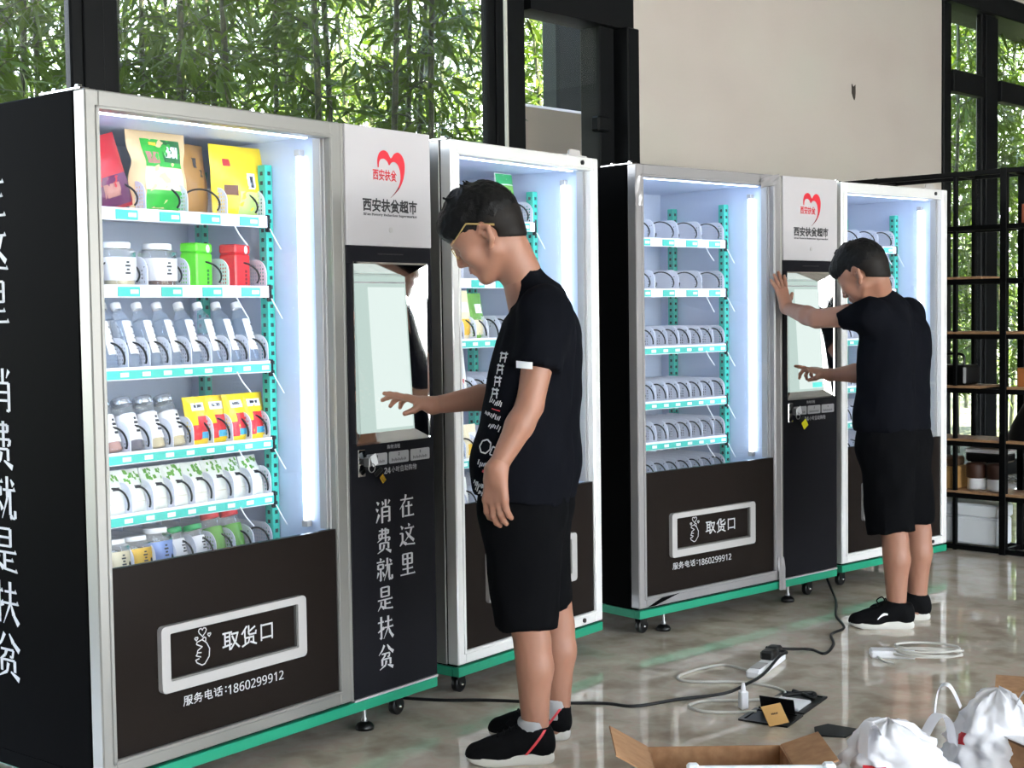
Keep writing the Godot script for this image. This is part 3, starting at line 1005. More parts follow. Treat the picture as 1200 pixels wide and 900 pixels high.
const LED_ENERGY := 0.078


func tube_light(o: Node3D, at: Vector3, size: Vector2, turn: float) -> void:
	var t := MB.new()
	t.lathe(Vector3(at.x, at.y - size.y / 2, at.z), [[0.001, 0], [0.011, 0.002], [0.011, size.y - 0.002], [0.001, size.y]], 10)
	var tube := part(o, "led_tube", t, mats.led, "bright white light tube")
	part(tube, "end_cap", MB.new().span(at.x - 0.012, at.y + size.y / 2, at.z - 0.012, at.x + 0.012, at.y + size.y / 2 + 0.02, at.z + 0.012, 0.002).span(at.x - 0.012, at.y - size.y / 2 - 0.02, at.z - 0.012, at.x + 0.012, at.y - size.y / 2, at.z + 0.012, 0.002), mats.grey_plastic)
	var al := AreaLight3D.new()
	al.name = "led_tube_light"
	al.area_size = size
	al.light_color = Color(0.78, 0.87, 1.0)
	al.light_energy = LED_ENERGY
	al.shadow_enabled = true
	al.area_range = 12.0
	var dir := Vector3(-sin(deg_to_rad(turn)), 0, -cos(deg_to_rad(turn)))
	al.position = at + dir * 0.016
	al.rotation_degrees = Vector3(0, turn, 0)
	o.add_child(al, true)


func caster(o: Node3D, x: float, z: float) -> void:
	var y := MB.new()
	y.span(x - 0.028, 0.079, z - 0.028, x + 0.028, 0.086, z + 0.028, 0.001)
	y.lathe(Vector3(x, 0.066, z), [[0.02, 0], [0.024, 0.004], [0.018, 0.014]], 12)
	for s in [-1, 1]:
		y.xf = Transform3D(Basis.IDENTITY, Vector3(x, 0.052, z))
		y.extrude(PackedVector2Array([Vector2(-0.024, 0.022), Vector2(0.024, 0.022), Vector2(0.016, -0.024), Vector2(0.0, -0.03), Vector2(-0.012, -0.02)]), s * 0.015 - 0.0015, s * 0.015 + 0.0015)
		y.xf = Transform3D()
	var c := part(o, "caster", y, mats.dark_metal)
	var wh := MB.new()
	wh.xf = Transform3D(Basis(Vector3.RIGHT, PI / 2), Vector3(x + 0.004, 0.030, z))
	wh.lathe(Vector3(0, -0.012, 0), [[0.001, 0], [0.024, 0], [0.030, 0.003], [0.030, 0.021], [0.024, 0.024], [0.001, 0.024]], 18)
	part(c, "wheel", wh, mats.rubber)
	var bt := MB.new()
	bt.xf = Transform3D(Basis(Vector3.RIGHT, PI / 2), Vector3(x + 0.004, 0.030, z))
	bt.lathe(Vector3(0, 0.012, 0), [[0.006, 0], [0.006, 0.008], [0.001, 0.009]], 8)
	part(c, "axle_bolt", bt, mats.chrome)


func foot(o: Node3D, x: float, z: float) -> void:
	var f := part(o, "levelling_foot", MB.new().lathe(Vector3(x, 0, z), [[0.001, 0], [0.030, 0], [0.031, 0.010], [0.024, 0.020], [0.012, 0.026], [0.001, 0.027]], 16), mats.rubber)
	part(f, "stem", MB.new().lathe(Vector3(x, 0.024, z), [[0.008, 0], [0.011, 0.002], [0.011, 0.012], [0.006, 0.014], [0.006, 0.063]], 10), mats.steel)


func divider_mesh() -> ArrayMesh:
	if shared_meshes.has("divider"):
		return shared_meshes.divider
	var mb := MB.new()
	var outline := PackedVector2Array([Vector2(-0.36, 0), Vector2(0, 0), Vector2(0, 0.045)])
	for j in 7:
		var a := PI / 2 * j / 6
		outline.append(Vector2(-0.045 + cos(a) * 0.045, 0.047 + sin(a) * 0.045))
	outline.append(Vector2(-0.36, 0.092))
	var inner := PackedVector2Array([Vector2(-0.36, 0.010), Vector2(-0.009, 0.010), Vector2(-0.009, 0.045)])
	for j in 7:
		var a := PI / 2 * j / 6
		inner.append(Vector2(-0.045 + cos(a) * 0.036, 0.047 + sin(a) * 0.036))
	inner.append(Vector2(-0.36, 0.083))
	for s in [-1, 1]:
		var x: float = s * 0.0011
		# perforated middle
		var t := Geometry2D.triangulate_polygon(inner)
		for i in range(0, t.size(), 3):
			var id := []
			for j in 3:
				var q := inner[t[i + j]]
				id.append(mb.p(Vector3(x, q.y, q.x), q / 0.0112))
			if s > 0:
				mb.f(id[0], id[2], id[1])
			else:
				mb.f(id[0], id[1], id[2])
		# plain rim
		for i in outline.size() - 1:
			var q := [outline[i], outline[i + 1], inner[i + 1], inner[i]]
			var i0 := mb.v.size()
			for e in q:
				mb.p(Vector3(x, e.y, e.x))
			if s > 0:
				mb.f(i0, i0 + 2, i0 + 1)
				mb.f(i0, i0 + 3, i0 + 2)
			else:
				mb.f(i0, i0 + 1, i0 + 2)
				mb.f(i0, i0 + 2, i0 + 3)
	for i in outline.size() - 1:
		var i0 := mb.v.size()
		mb.p(Vector3(-0.0011, outline[i].y, outline[i].x))
		mb.p(Vector3(0.0011, outline[i].y, outline[i].x))
		mb.p(Vector3(0.0011, outline[i + 1].y, outline[i + 1].x))
		mb.p(Vector3(-0.0011, outline[i + 1].y, outline[i + 1].x))
		mb.f(i0, i0 + 1, i0 + 2)
		mb.f(i0, i0 + 2, i0 + 3)
	shared_meshes.divider = mb.commit()
	return shared_meshes.divider


func coil_mesh(rx: float, ry: float, lift: float) -> ArrayMesh:
	var key := "coil%.3f" % rx
	if not shared_meshes.has(key):
		var pts := PackedVector3Array()
		for j in 34:
			var a := -0.9 + j * 0.21
			pts.append(Vector3(cos(a) * rx, lift + sin(a) * ry, -0.0035 * j))
		shared_meshes[key] = MB.new().tube(pts, 0.0031, 6).commit()
	return shared_meshes[key]


func shelf(o: Node3D, y: float, w: float, lanes: int, row: int) -> void:
	var right := w - 0.08
	var s := MB.new()
	s.span(0.045, y - 0.012, -0.62, right, y - 0.008, -0.252)
	s.span(0.045, y - 0.037, -0.255, right, y, -0.250, 0.001)
	var sh := part(o, "shelf", s, mats.shelf_white, "white shelf with price strip")
	var pitch := (right - 0.08) / lanes
	if lanes == 10:
		part(sh, "price_strip", MB.new().span(0.047, y - 0.034, -0.2502, right - 0.002, y - 0.009, -0.2485), mats.strip_teal)
	var dm := divider_mesh()
	var cm := coil_mesh(0.052, 0.036, 0.046) if lanes == 5 else coil_mesh(0.029, 0.034, 0.044)
	for i in lanes + 1:
		var x := 0.08 + i * pitch
		var dv := share(sh, "divider", dm, mats.divider)
		dv.position = Vector3(x - 0.004, y - 0.008, -0.258)
		if i == lanes:
			continue
		var mid := x + pitch * 0.5
		var cl := share(sh, "coil", cm, mats.coil_black)
		cl.position = Vector3(mid, y - 0.008, -0.257)
		if lanes == 5:
			part(sh, "price_tag", MB.new().span(mid - 0.040, y - 0.034, -0.2502, mid + 0.036, y - 0.006, -0.248).span(mid - 0.040, y - 0.034, -0.2502, mid - 0.034, y - 0.006, -0.2478), mats.strip_teal)
			part(sh, "price_label", MB.new().span(mid + 0.002, y - 0.026, -0.2482, mid + 0.030, y - 0.014, -0.2472), mats.tag_white)
		else:
			part(sh, "price_label", MB.new().span(mid - 0.002, y - 0.028, -0.2486, mid + 0.027, y - 0.015, -0.2474), mats.tag_white)
	# end clip and cable ties
	part(sh, "end_clip", MB.new().span(right - 0.004, y - 0.05, -0.262, right + 0.010, y + 0.004, -0.248, 0.003), mats.coil_black)
	var t := MB.new()
	t.tube(curve([Vector3(0.70, y - 0.03, -0.246), Vector3(0.715, y - 0.06, -0.24), Vector3(0.745, y - 0.095 - 0.01 * (row % 2), -0.236)]), 0.0022, 5)
	part(sh, "cable_tie", t, mats.tie_white)
	part(sh, "cable_tie", MB.new().tube(curve([Vector3(right + 0.004, y - 0.04, -0.246), Vector3(right + 0.014, y - 0.07, -0.235), Vector3(right + 0.030, y - 0.105, -0.225)]), 0.0020, 5), mats.tie_white)


func hand_sign(o: Node3D, x: float, y: float) -> void:
	# line drawing: a hand making a finger heart, small hearts above
	var mb := MB.new()
	var lines := [
		[-0.020, 0.022, -0.002, 0.026, 0.014, 0.014, 0.024, -0.004, 0.022, -0.026, 0.006, -0.044, -0.004, -0.046, -0.022, -0.036, -0.026, -0.028, -0.014, -0.026],
		[-0.020, 0.022, -0.022, 0.016, -0.002, 0.006, -0.018, -0.002, -0.020, -0.008, -0.006, -0.010],
		[-0.018, -0.008, -0.024, -0.016, -0.014, -0.020, -0.008, -0.022],
		[-0.002, 0.026, 0.006, 0.032, 0.012, 0.028, 0.010, 0.018],
	]
	for l in lines:
		for i in range(0, l.size() - 2, 2):
			var a := Vector3(x + l[i], y + l[i + 1], 0)
			var b := Vector3(x + l[i + 2], y + l[i + 3], 0)
			line(mb, a, b, 0.0032, -0.0025)
	for q in [[0.0, 0.048, 0.014], [0.024, 0.036, 0.0055], [-0.022, 0.032, 0.0055]]:
		var pr := Vector3.ZERO
		for i in 17:
			var t := TAU * i / 16
			var e := Vector3(x + q[0] + pow(sin(t), 3) * q[2], y + q[1] + (13.0 * cos(t) - 5.0 * cos(2 * t) - 2.0 * cos(3 * t) - cos(4 * t)) / 16.0 * q[2], 0)
			if i > 0:
				line(mb, pr, e, 0.0030, -0.0025)
			pr = e
	part(o, "hand_symbol", mb, mats.print_white, "white line drawing of a hand with hearts")


func line(mb: MB, a: Vector3, b: Vector3, wide: float, z: float) -> void:
	var d := (b - a).normalized()
	var s := Vector3(-d.y, d.x, 0) * wide * 0.5
	a -= d * wide * 0.3
	b += d * wide * 0.3
	mb.oquad(Vector3(a.x, a.y, z) + s, Vector3(b.x, b.y, z) + s, Vector3(b.x, b.y, z) - s, Vector3(a.x, a.y, z) - s, Vector3(0, 0, 1))


func column(o: Node3D, w: float, full: float, slogan: bool) -> void:
	var x0 := w + 0.013
	part(o, "column_edge", MB.new().span(w + 0.001, 0.126, -0.05, x0, TOP, -0.002, 0.002), mats.aluminium, "silver edge strip")
	# dark front panel around the screen opening
	var sx0 := 0.967
	var sx1 := 1.308
	var sy0 := 0.938
	var sy1 := 1.505
	var p := MB.new()
	p.span(x0, 0.128, -0.05, full, sy0, 0.0, 0.002)
	p.span(x0, sy1, -0.05, full, 1.562, 0.0, 0.002)
	p.span(x0, sy0, -0.05, sx0, sy1, 0.0)
	p.span(sx1, sy0, -0.05, full, sy1, 0.0)
	var panel := part(o, "column_panel", p, mats.column_black, "charcoal column front")
	part(panel, "speaker_slot", MB.new().span(1.08, 1.536, -0.001, 1.20, 1.540, 0.0012), mats.rubber)
	part(o, "column_foot_trim", MB.new().span(x0, 0.119, -0.03, full, 0.126, 0.003, 0.001), mats.sign_grey)
	var sign := part(o, "sign_panel", MB.new().span(x0, 1.562, -0.05, full, TOP, 0.004, 0.002), mats.sign_grey, "pale grey panel with a red heart sign")
	heart(sign)
	var t := MB.new()
	row_of(t, "西安扶贫超市", 1.012, 1.712, 0.040, 0.040, 0.043, 0.0048, false, 14.0)
	part(sign, "shop_name", t, mats.print_black)
	latin(sign, "english_name", "Xi'an Poverty Reduction Supermarket", 1.014, 1.656, 0.0044, 0.252, 0.0105, mats.print_black, true, true)
	part(sign, "lock_button", MB.new().tube(PackedVector3Array([Vector3(1.14, 1.615, 0.003), Vector3(1.14, 1.615, 0.0052)]), 0.009, 14), mats.grey_plastic)
	# touch screen, leaning back inside a chrome funnel
	var sc := MB.new()
	var fr := [Vector3(sx0, sy0, 0.003), Vector3(sx1, sy0, 0.003), Vector3(sx1, sy1, 0.003), Vector3(sx0, sy1, 0.003)]
	var bk := [Vector3(1.005, 0.966, -0.014), Vector3(1.258, 0.966, -0.014), Vector3(1.258, 1.468, -0.046), Vector3(1.005, 1.468, -0.046)]
	for i in 4:
		var j := (i + 1) % 4
		sc.oquad(fr[i], fr[j], bk[j], bk[i], Vector3(1.137, 1.2, 0) - (fr[i] + fr[j]) * 0.5 + Vector3(0, 0, 0.15))
	var rim_o := rounded(sx0 - 0.006, sy0 - 0.006, sx1 + 0.006, sy1 + 0.006, 0.005)
	var rim_i := rounded(sx0, sy0, sx1, sy1, 0.001)
	ring(sc, rim_o, rim_i, 0.0, 0.005, 0.003)
	var bez := part(o, "screen_bezel", sc, mats.chrome, "mirror-bright bezel")
	var scr := MB.new()
	scr.oquad(bk[0], bk[1], bk[2], bk[3], Vector3(0, 0, 1))
	scr.oquad(bk[0] - Vector3(0, 0, 0.004), bk[1] - Vector3(0, 0, 0.004), bk[2] - Vector3(0, 0, 0.004), bk[3] - Vector3(0, 0, 0.004), Vector3(0, 0, -1))
	var screen := part(bez, "touch_screen", scr, mats.screen, "glowing white touch screen")
	var up := func(a: float, b: float, lift: float) -> Vector3:
		return (bk[0] as Vector3).lerp(bk[1], a).lerp((bk[3] as Vector3).lerp(bk[2], a), b) + Vector3(0, 0, lift)
	var band := MB.new()
	band.oquad(up.call(0.0, 0.955, 0.0012), up.call(1.0, 0.955, 0.0012), up.call(1.0, 0.965, 0.0012), up.call(0.0, 0.965, 0.0012), Vector3(0, 0, 1))
	part(bez, "screen_border", band, mats.plate_grey)
	var hl := MB.new()
	hl.oquad(up.call(0.28, 0.02, 0.0012), up.call(0.97, 0.02, 0.0012), up.call(0.97, 0.93, 0.0012), up.call(0.28, 0.93, 0.0012), Vector3(0, 0, 1))
	part(bez, "screen_page", hl, mats.screen_light)
	if not slogan:
		var tl := MB.new()
		tl.oquad(up.call(0.66, 0.03, 0.002), up.call(0.94, 0.03, 0.002), up.call(0.94, 0.075, 0.002), up.call(0.66, 0.075, 0.002), Vector3(0, 0, 1))
		part(bez, "screen_button", tl, mats.screen_teal)
	# a soft light the screen gives
	var al := AreaLight3D.new()
	al.name = "screen_glow_light"
	al.area_size = Vector2(0.23, 0.46)
	al.light_color = Color(0.9, 1.0, 0.97)
	al.light_energy = 0.008
	al.shadow_enabled = true
	al.position = Vector3(1.137, 1.218, 0.002)
	al.rotation_degrees = Vector3(0, 180, 0)
	o.add_child(al, true)
	# instruction plates under the screen
	var tt := MB.new()
	row_of(tt, "购物流程", 1.108, 0.924, 0.014, 0.014, 0.0155, 0.0008, false, 10.0)
	part(panel, "lettering", tt, mats.plate_grey)
	for i in 3:
		var xx := 1.012 + i * 0.103
		var pm := MB.new()
		pm.extrude(rounded(xx, 0.862, xx + 0.094, 0.900, 0.005), 0, 0.002)
		var plate := part(panel, "instruction_plate", pm, mats.plate_grey)
		latin(plate, "numeral", str(i + 1), xx + 0.044, 0.886, 0.0022, 0.006, 0.009, mats.print_black)
		var tx := MB.new()
		for j in 14:
			tx.poly(rounded(xx + 0.012 + j * 0.005, 0.868 + 0.002 * (j % 2), xx + 0.0145 + j * 0.005, 0.879 - 0.002 * (j % 3), 0.001, 1), 0.0026)
		part(plate, "lettering", tx, mats.print_black)
	latin(panel, "numeral", "24", 1.092, 0.831, 0.0006, 0.030, 0.020, mats.plate_grey)
	var hr := MB.new()
	row_of(hr, "小时自助购物", 1.126, 0.852, 0.019, 0.020, 0.0205, 0.0008, false, 10.0)
	part(panel, "lettering", hr, mats.plate_grey)
	# lock plate with keys hanging in it
	var lock := part(o, "lock_plate", MB.new().span(0.972, 0.832, 0.0, 1.004, 0.918, 0.004, 0.002), mats.chrome)
	part(lock, "lock_barrel", MB.new().tube(PackedVector3Array([Vector3(0.988, 0.88, 0.004), Vector3(0.988, 0.88, 0.014)]), 0.010, 12), mats.dark_metal)
	part(lock, "key", MB.new().span(0.984, 0.866, 0.014, 0.992, 0.895, 0.040, 0.002), mats.steel)
	var kr := MB.new()
	var loop := PackedVector3Array()
	for j in 19:
		var a := TAU * j / 18
		loop.append(Vector3(0.996 + cos(a) * 0.014, 0.862 + sin(a) * 0.014, 0.038))
	kr.tube(loop, 0.0016, 6, false)
	part(lock, "key_ring", kr, mats.steel)
	var tg := MB.new()
	tg.xf = Transform3D(Basis(Vector3(0, 0, 1), 0.35), Vector3(1.012, 0.885, 0.034))
	tg.box(Vector3.ZERO, Vector3(0.026, 0.036, 0.003), 0.001)
	part(lock, "key_tag", tg, mats.label_white, "white key tag")
	tg = MB.new()
	tg.xf = Transform3D(Basis(Vector3(0, 0, 1), 0.55), Vector3(1.030, 0.846, 0.034))
	tg.box(Vector3.ZERO, Vector3(0.036, 0.014, 0.008), 0.002)
	part(lock, "key_fob", tg, mats.rubber)
	tg = MB.new()
	tg.xf = Transform3D(Basis(Vector3(0, 0, 1), 0.6), Vector3(1.05, 0.822, 0.034))
	tg.box(Vector3.ZERO, Vector3(0.020, 0.026, 0.004) if slogan else Vector3(0.036, 0.036, 0.004), 0.0015)
	part(lock, "key", tg, mats.brass if slogan else mats.yellow_tag, "" if slogan else "yellow key tag")
	if slogan:
		characters(panel, Transform3D(), "在这里", 1.156, 0.758, 0.078, 0.082, 0.096, 0.0009, 9.0)
		characters(panel, Transform3D(), "消费就是扶贫", 1.046, 0.752, 0.077, 0.082, 0.0945, 0.0009, 9.0)


func heart(sign: Node3D) -> void:
	# a broad brush heart, open at the left, its right lobe running down to a thin tail
	var outer := [Vector2(0.0, -0.046), Vector2(-0.001, -0.02), Vector2(0.010, 0.002), Vector2(0.030, 0.010), Vector2(0.048, 0.004), Vector2(0.062, -0.013), Vector2(0.078, 0.002), Vector2(0.098, 0.008), Vector2(0.118, -0.004), Vector2(0.128, -0.032), Vector2(0.122, -0.072), Vector2(0.102, -0.106), Vector2(0.076, -0.128), Vector2(0.058, -0.140)]
	var inner := [Vector2(0.005, -0.046), Vector2(0.008, -0.028), Vector2(0.016, -0.019), Vector2(0.030, -0.017), Vector2(0.044, -0.024), Vector2(0.054, -0.036), Vector2(0.066, -0.026), Vector2(0.080, -0.024), Vector2(0.094, -0.032), Vector2(0.104, -0.050), Vector2(0.106, -0.078), Vector2(0.096, -0.102), Vector2(0.076, -0.124), Vector2(0.058, -0.139)]
	var mb := MB.new()
	var tail := MB.new()
	for i in outer.size() - 1:
		for s in 4:
			var q := []
			for e in [[outer, s / 4.0], [outer, (s + 1) / 4.0], [inner, (s + 1) / 4.0], [inner, s / 4.0]]:
				var l: Array = e[0]
				var v: Vector2 = l[i].cubic_interpolate(l[i + 1], l[maxi(i - 1, 0)], l[mini(i + 2, l.size() - 1)], e[1])
				q.append(Vector3(1.083 + v.x, 1.858 + v.y, 0.0048))
			(tail if i >= outer.size() - 3 else mb).oquad(q[0], q[1], q[2], q[3], Vector3(0, 0, 1))
	part(sign, "heart_logo", mb, mats.print_red, "red brush-stroke heart")
	part(sign, "heart_tail", tail, mats.print_darkred)
	var t := MB.new()
	row_of(t, "西安扶贫", 1.060, 1.806, 0.026, 0.034, 0.028, 0.0050, false, 12.0)
	part(sign, "logo_lettering", t, mats.print_red)


func loose_film(o: Node3D, w: float) -> void:
	# torn protective film: peeled flaps at the door corners
	var r := RandomNumberGenerator.new()
	r.seed = 77
	for q in [[w - 0.015, 0.155, 0.045, 0.15, -0.1], [w - 0.09, TOP - 0.03, 0.12, 0.045, 0.2], [0.004, TOP - 0.11, 0.04, 0.12, 0.0]]:
		var rows := []
		for i in 7:
			var row := PackedVector3Array()
			for j in 7:
				var s := j / 6.0 - 0.5
				var t := i / 6.0 - 0.5
				row.append(Vector3(q[0] + s * q[2] + q[4] * t * q[3] * 0.6, q[1] + t * q[3] + s * q[2] * q[4], 0.006 + r.randf() * 0.007 + absf(s) * 0.004))
			rows.append(row)
		var m := MB.new()
		m.grid(rows)
		part(o, "torn_film", m, mats.film, "crumpled protective film")
	# the bare dark strip where the film tore
	var tear := MB.new()
	tear.extrude(PackedVector2Array([Vector2(0.045, 0.131), Vector2(0.085, 0.131), Vector2(0.235, 0.163), Vector2(0.13, 0.158)]), 0.003, 0.0055)
	part(o, "film_tear", tear, mats.cabinet_black)


# ---------------------------------------------------------------- goods on the shelves
# a film pouch standing at the origin, its face towards +z; parts of the same bulging surface can be printed
class Pouch:
	var w: float
	var h: float
	var t: float
	var neck: float
	var n := FastNoiseLite.new()

	func _init(w_: float, h_: float, t_: float, neck_: float, seed_: int) -> void:
		w = w_
		h = h_
		t = t_
		neck = neck_
		n.seed = seed_
		n.frequency = 14.0

	func at(s: float, u: float, side: float, lift := 0.0) -> Vector3:
		var full := pow(clampf(minf(u / 0.25, (1.0 - u) / 0.55), 0.0, 1.0), 0.6)
		var wide := w * 0.5 * (1.0 - neck * exp(-pow((u - 0.62) / 0.12, 2.0)) * (1.0 if s < 0.0 else 0.5))
		var z := side * (t * 0.5 * full * sqrt(maxf(0.0, 1.0 - s * s)) + 0.0008 + lift)
		var crumple := n.get_noise_3d(s * w * 2.0, u * h * 2.0, side) * 0.006 * (1.0 - absf(s))
		return Vector3(s * wide, u * h, z + side * maxf(-t * 0.2, crumple))

	func patch(mb: MB, s0: float, s1: float, u0: float, u1: float, side: float, lift := 0.0, nx := 10, ny := 12) -> void:
		var rows := []
		for j in ny + 1:
			var row := PackedVector3Array()
			for i in nx + 1:
				row.append(at(lerpf(s0, s1, float(i) / nx), lerpf(u0, u1, float(j) / ny), side, lift))
			rows.append(row)
		mb.grid(rows, false, side < 0.0)


func pouch(called: String, label: String, category: String, p: Pouch, film: String, prints: Array, group := "") -> Node3D:
	var o := thing(called, label, category, Vector3.ZERO, 0.0, group)
	var mb := MB.new()
	p.patch(mb, -1, 1, 0, 1, 1.0, 0.0, 12, 16)
	p.patch(mb, -1, 1, 0, 1, -1.0, 0.0, 12, 16)
	part(o, "pouch", mb, mats[film])
	for q in prints:
		var m := MB.new()
		if q[0] == "dots":
			for d in q[2]:
				p.patch(m, d[0] - d[2], d[0] + d[2], d[1] - d[2] * 0.45, d[1] + d[2] * 0.45, 1.0, 0.0012, 2, 2)
		else:
			p.patch(m, q[2], q[3], q[4], q[5], 1.0, 0.0008 + 0.0004 * q[6], 8, 8)
		part(o, "printed_pattern" if q[0] == "dots" else q[0], m, mats[q[1]])
	return o


func set_in(k: int, o: Node3D, x: float, y: float, z: float, lean := 0.0, turn := 0.0) -> Node3D:
	o.position = in_machine(k, x, y, z)
	o.basis = Basis(Vector3.UP, deg_to_rad(SPOTS[k][1]) + turn) * Basis(Vector3.RIGHT, -lean)
	return o


func jar(called: String, label: String, group: String, r: float, h: float, glass: String, lid: String, band: String, filling: String, square := false) -> Node3D:
	var o := thing(called, label, "jar", Vector3.ZERO, 0.0, group)
	var sides := 4 if square else 16
	var turn := Basis(Vector3.UP, PI / 4 if square else 0.0)
	var rr := r * (1.32 if square else 1.0)
	var b := MB.new()
	b.xf = Transform3D(turn, Vector3.ZERO)
	b.lathe(Vector3.ZERO, [[0.001, 0], [rr * 0.94, 0], [rr, 0.005], [rr, h * 0.80], [rr * 0.78, h * 0.86], [rr * 0.76, h * 0.88]], sides)
	part(o, "body", b, mats[glass])
	var l := MB.new()
	l.lathe(Vector3(0, h * 0.86, 0), [[r * 0.80, 0], [r * 0.98, 0.001], [r * 0.98, h * 0.12], [r * 0.90, h * 0.14], [0.001, h * 0.14]], 16)
	part(o, "lid", l, mats[lid])
	if filling:
		var f := MB.new()
		f.xf = Transform3D(turn, Vector3.ZERO)
		f.lathe(Vector3.ZERO, [[0.001, 0.004], [rr * 0.90, 0.005], [rr * 0.93, h * 0.6], [rr * 0.7, h * 0.66], [0.001, h * 0.66]], sides)
		part(o, "filling", f, mats[filling])
	if band:
		var s := MB.new()
		s.xf = Transform3D(turn, Vector3.ZERO)
		s.lathe(Vector3.ZERO, [[rr + 0.0006, h * 0.16], [rr + 0.0012, h * 0.17], [rr + 0.0012, h * 0.66], [rr + 0.0006, h * 0.67]], sides)
		part(o, "paper_label", s, mats[band])
		var ink := MB.new()
		for i in 4:
			ink.span(r * (0.05 + 0.1 * (i % 2)), h * (0.30 + i * 0.08), rr * (0.72 if square else 1.0) + 0.0008, r * (0.42 - 0.08 * (i % 2)), h * (0.34 + i * 0.08), rr * (0.72 if square else 1.0) + 0.0025)
		if square or band == "label_white":
			part(o, "label_marks", ink, mats.ink)
	return o


func water_bottle(label: String) -> Node3D:
	var o := thing("water_bottle", label, "bottle", Vector3.ZERO, 0.0, "water bottles on the third shelf")
	part(o, "body", MB.new().lathe(Vector3.ZERO, [[0.001, 0], [0.026, 0], [0.030, 0.006], [0.030, 0.055], [0.0285, 0.06], [0.030, 0.065], [0.030, 0.135], [0.027, 0.155], [0.014, 0.178], [0.012, 0.184], [0.012, 0.190]], 18), mats.bottle)
	part(o, "water", MB.new().lathe(Vector3.ZERO, [[0.001, 0.002], [0.0275, 0.003], [0.028, 0.13], [0.024, 0.150], [0.001, 0.151]], 14), mats.bottle)
	part(o, "cap", MB.new().lathe(Vector3(0, 0.186, 0), [[0.0125, 0], [0.0155, 0.001], [0.0155, 0.018], [0.013, 0.021], [0.001, 0.021]], 16), mats.lid_white)
	var rows := []
	for j in 2:
		var row := PackedVector3Array()
		for i in 9:
			var a := deg_to_rad(lerpf(-25.0, 85.0, i / 8.0))
			row.append(Vector3(sin(a) * 0.0308, 0.035 + j * 0.105, cos(a) * 0.0308))
		rows.append(row)
	var lb := MB.new()
	lb.grid(rows)
	var lab := part(o, "paper_label", lb, mats.label_white)
	var mk := MB.new()
	for q in [[0.118, 0.006], [0.098, 0.003], [0.084, 0.003], [0.060, 0.008], [0.050, 0.003]]:
		var rr := []
		for j in 2:
			var row := PackedVector3Array()
			for i in 4:
				var a := deg_to_rad(lerpf(22.0, 48.0, i / 3.0))
				row.append(Vector3(sin(a) * 0.0314, q[0] + j * q[1], cos(a) * 0.0314))
			rr.append(row)
		mk.grid(rr)
	part(lab, "label_marks", mk, mats.ink)
	return o


func tin(label: String, m: String) -> Node3D:
	var o := thing("tea_tin", label, "tin", Vector3.ZERO, 0.0, "square tins on the second shelf")
	part(o, "body", MB.new().span(-0.046, 0, -0.03, 0.046, 0.108, 0.03, 0.005), mats[m])
	part(o, "lid", MB.new().span(-0.0465, 0.109, -0.0305, 0.0465, 0.138, 0.0305, 0.005), mats[m])
	var l := MB.new()
	for i in 4:
		l.span(0.012, 0.05 - i * 0.012, 0.03, 0.022, 0.058 - i * 0.012, 0.0312)
	part(o, "lettering", l, mats.bag_darkgreen if m == "tin_green" else mats.print_darkred)
	part(o, "sticker", MB.new().ball(Vector3(0.018, 0.122, 0.0305), Vector3(0.011, 0.013, 0.001), 6), mats.label_white)
	return o


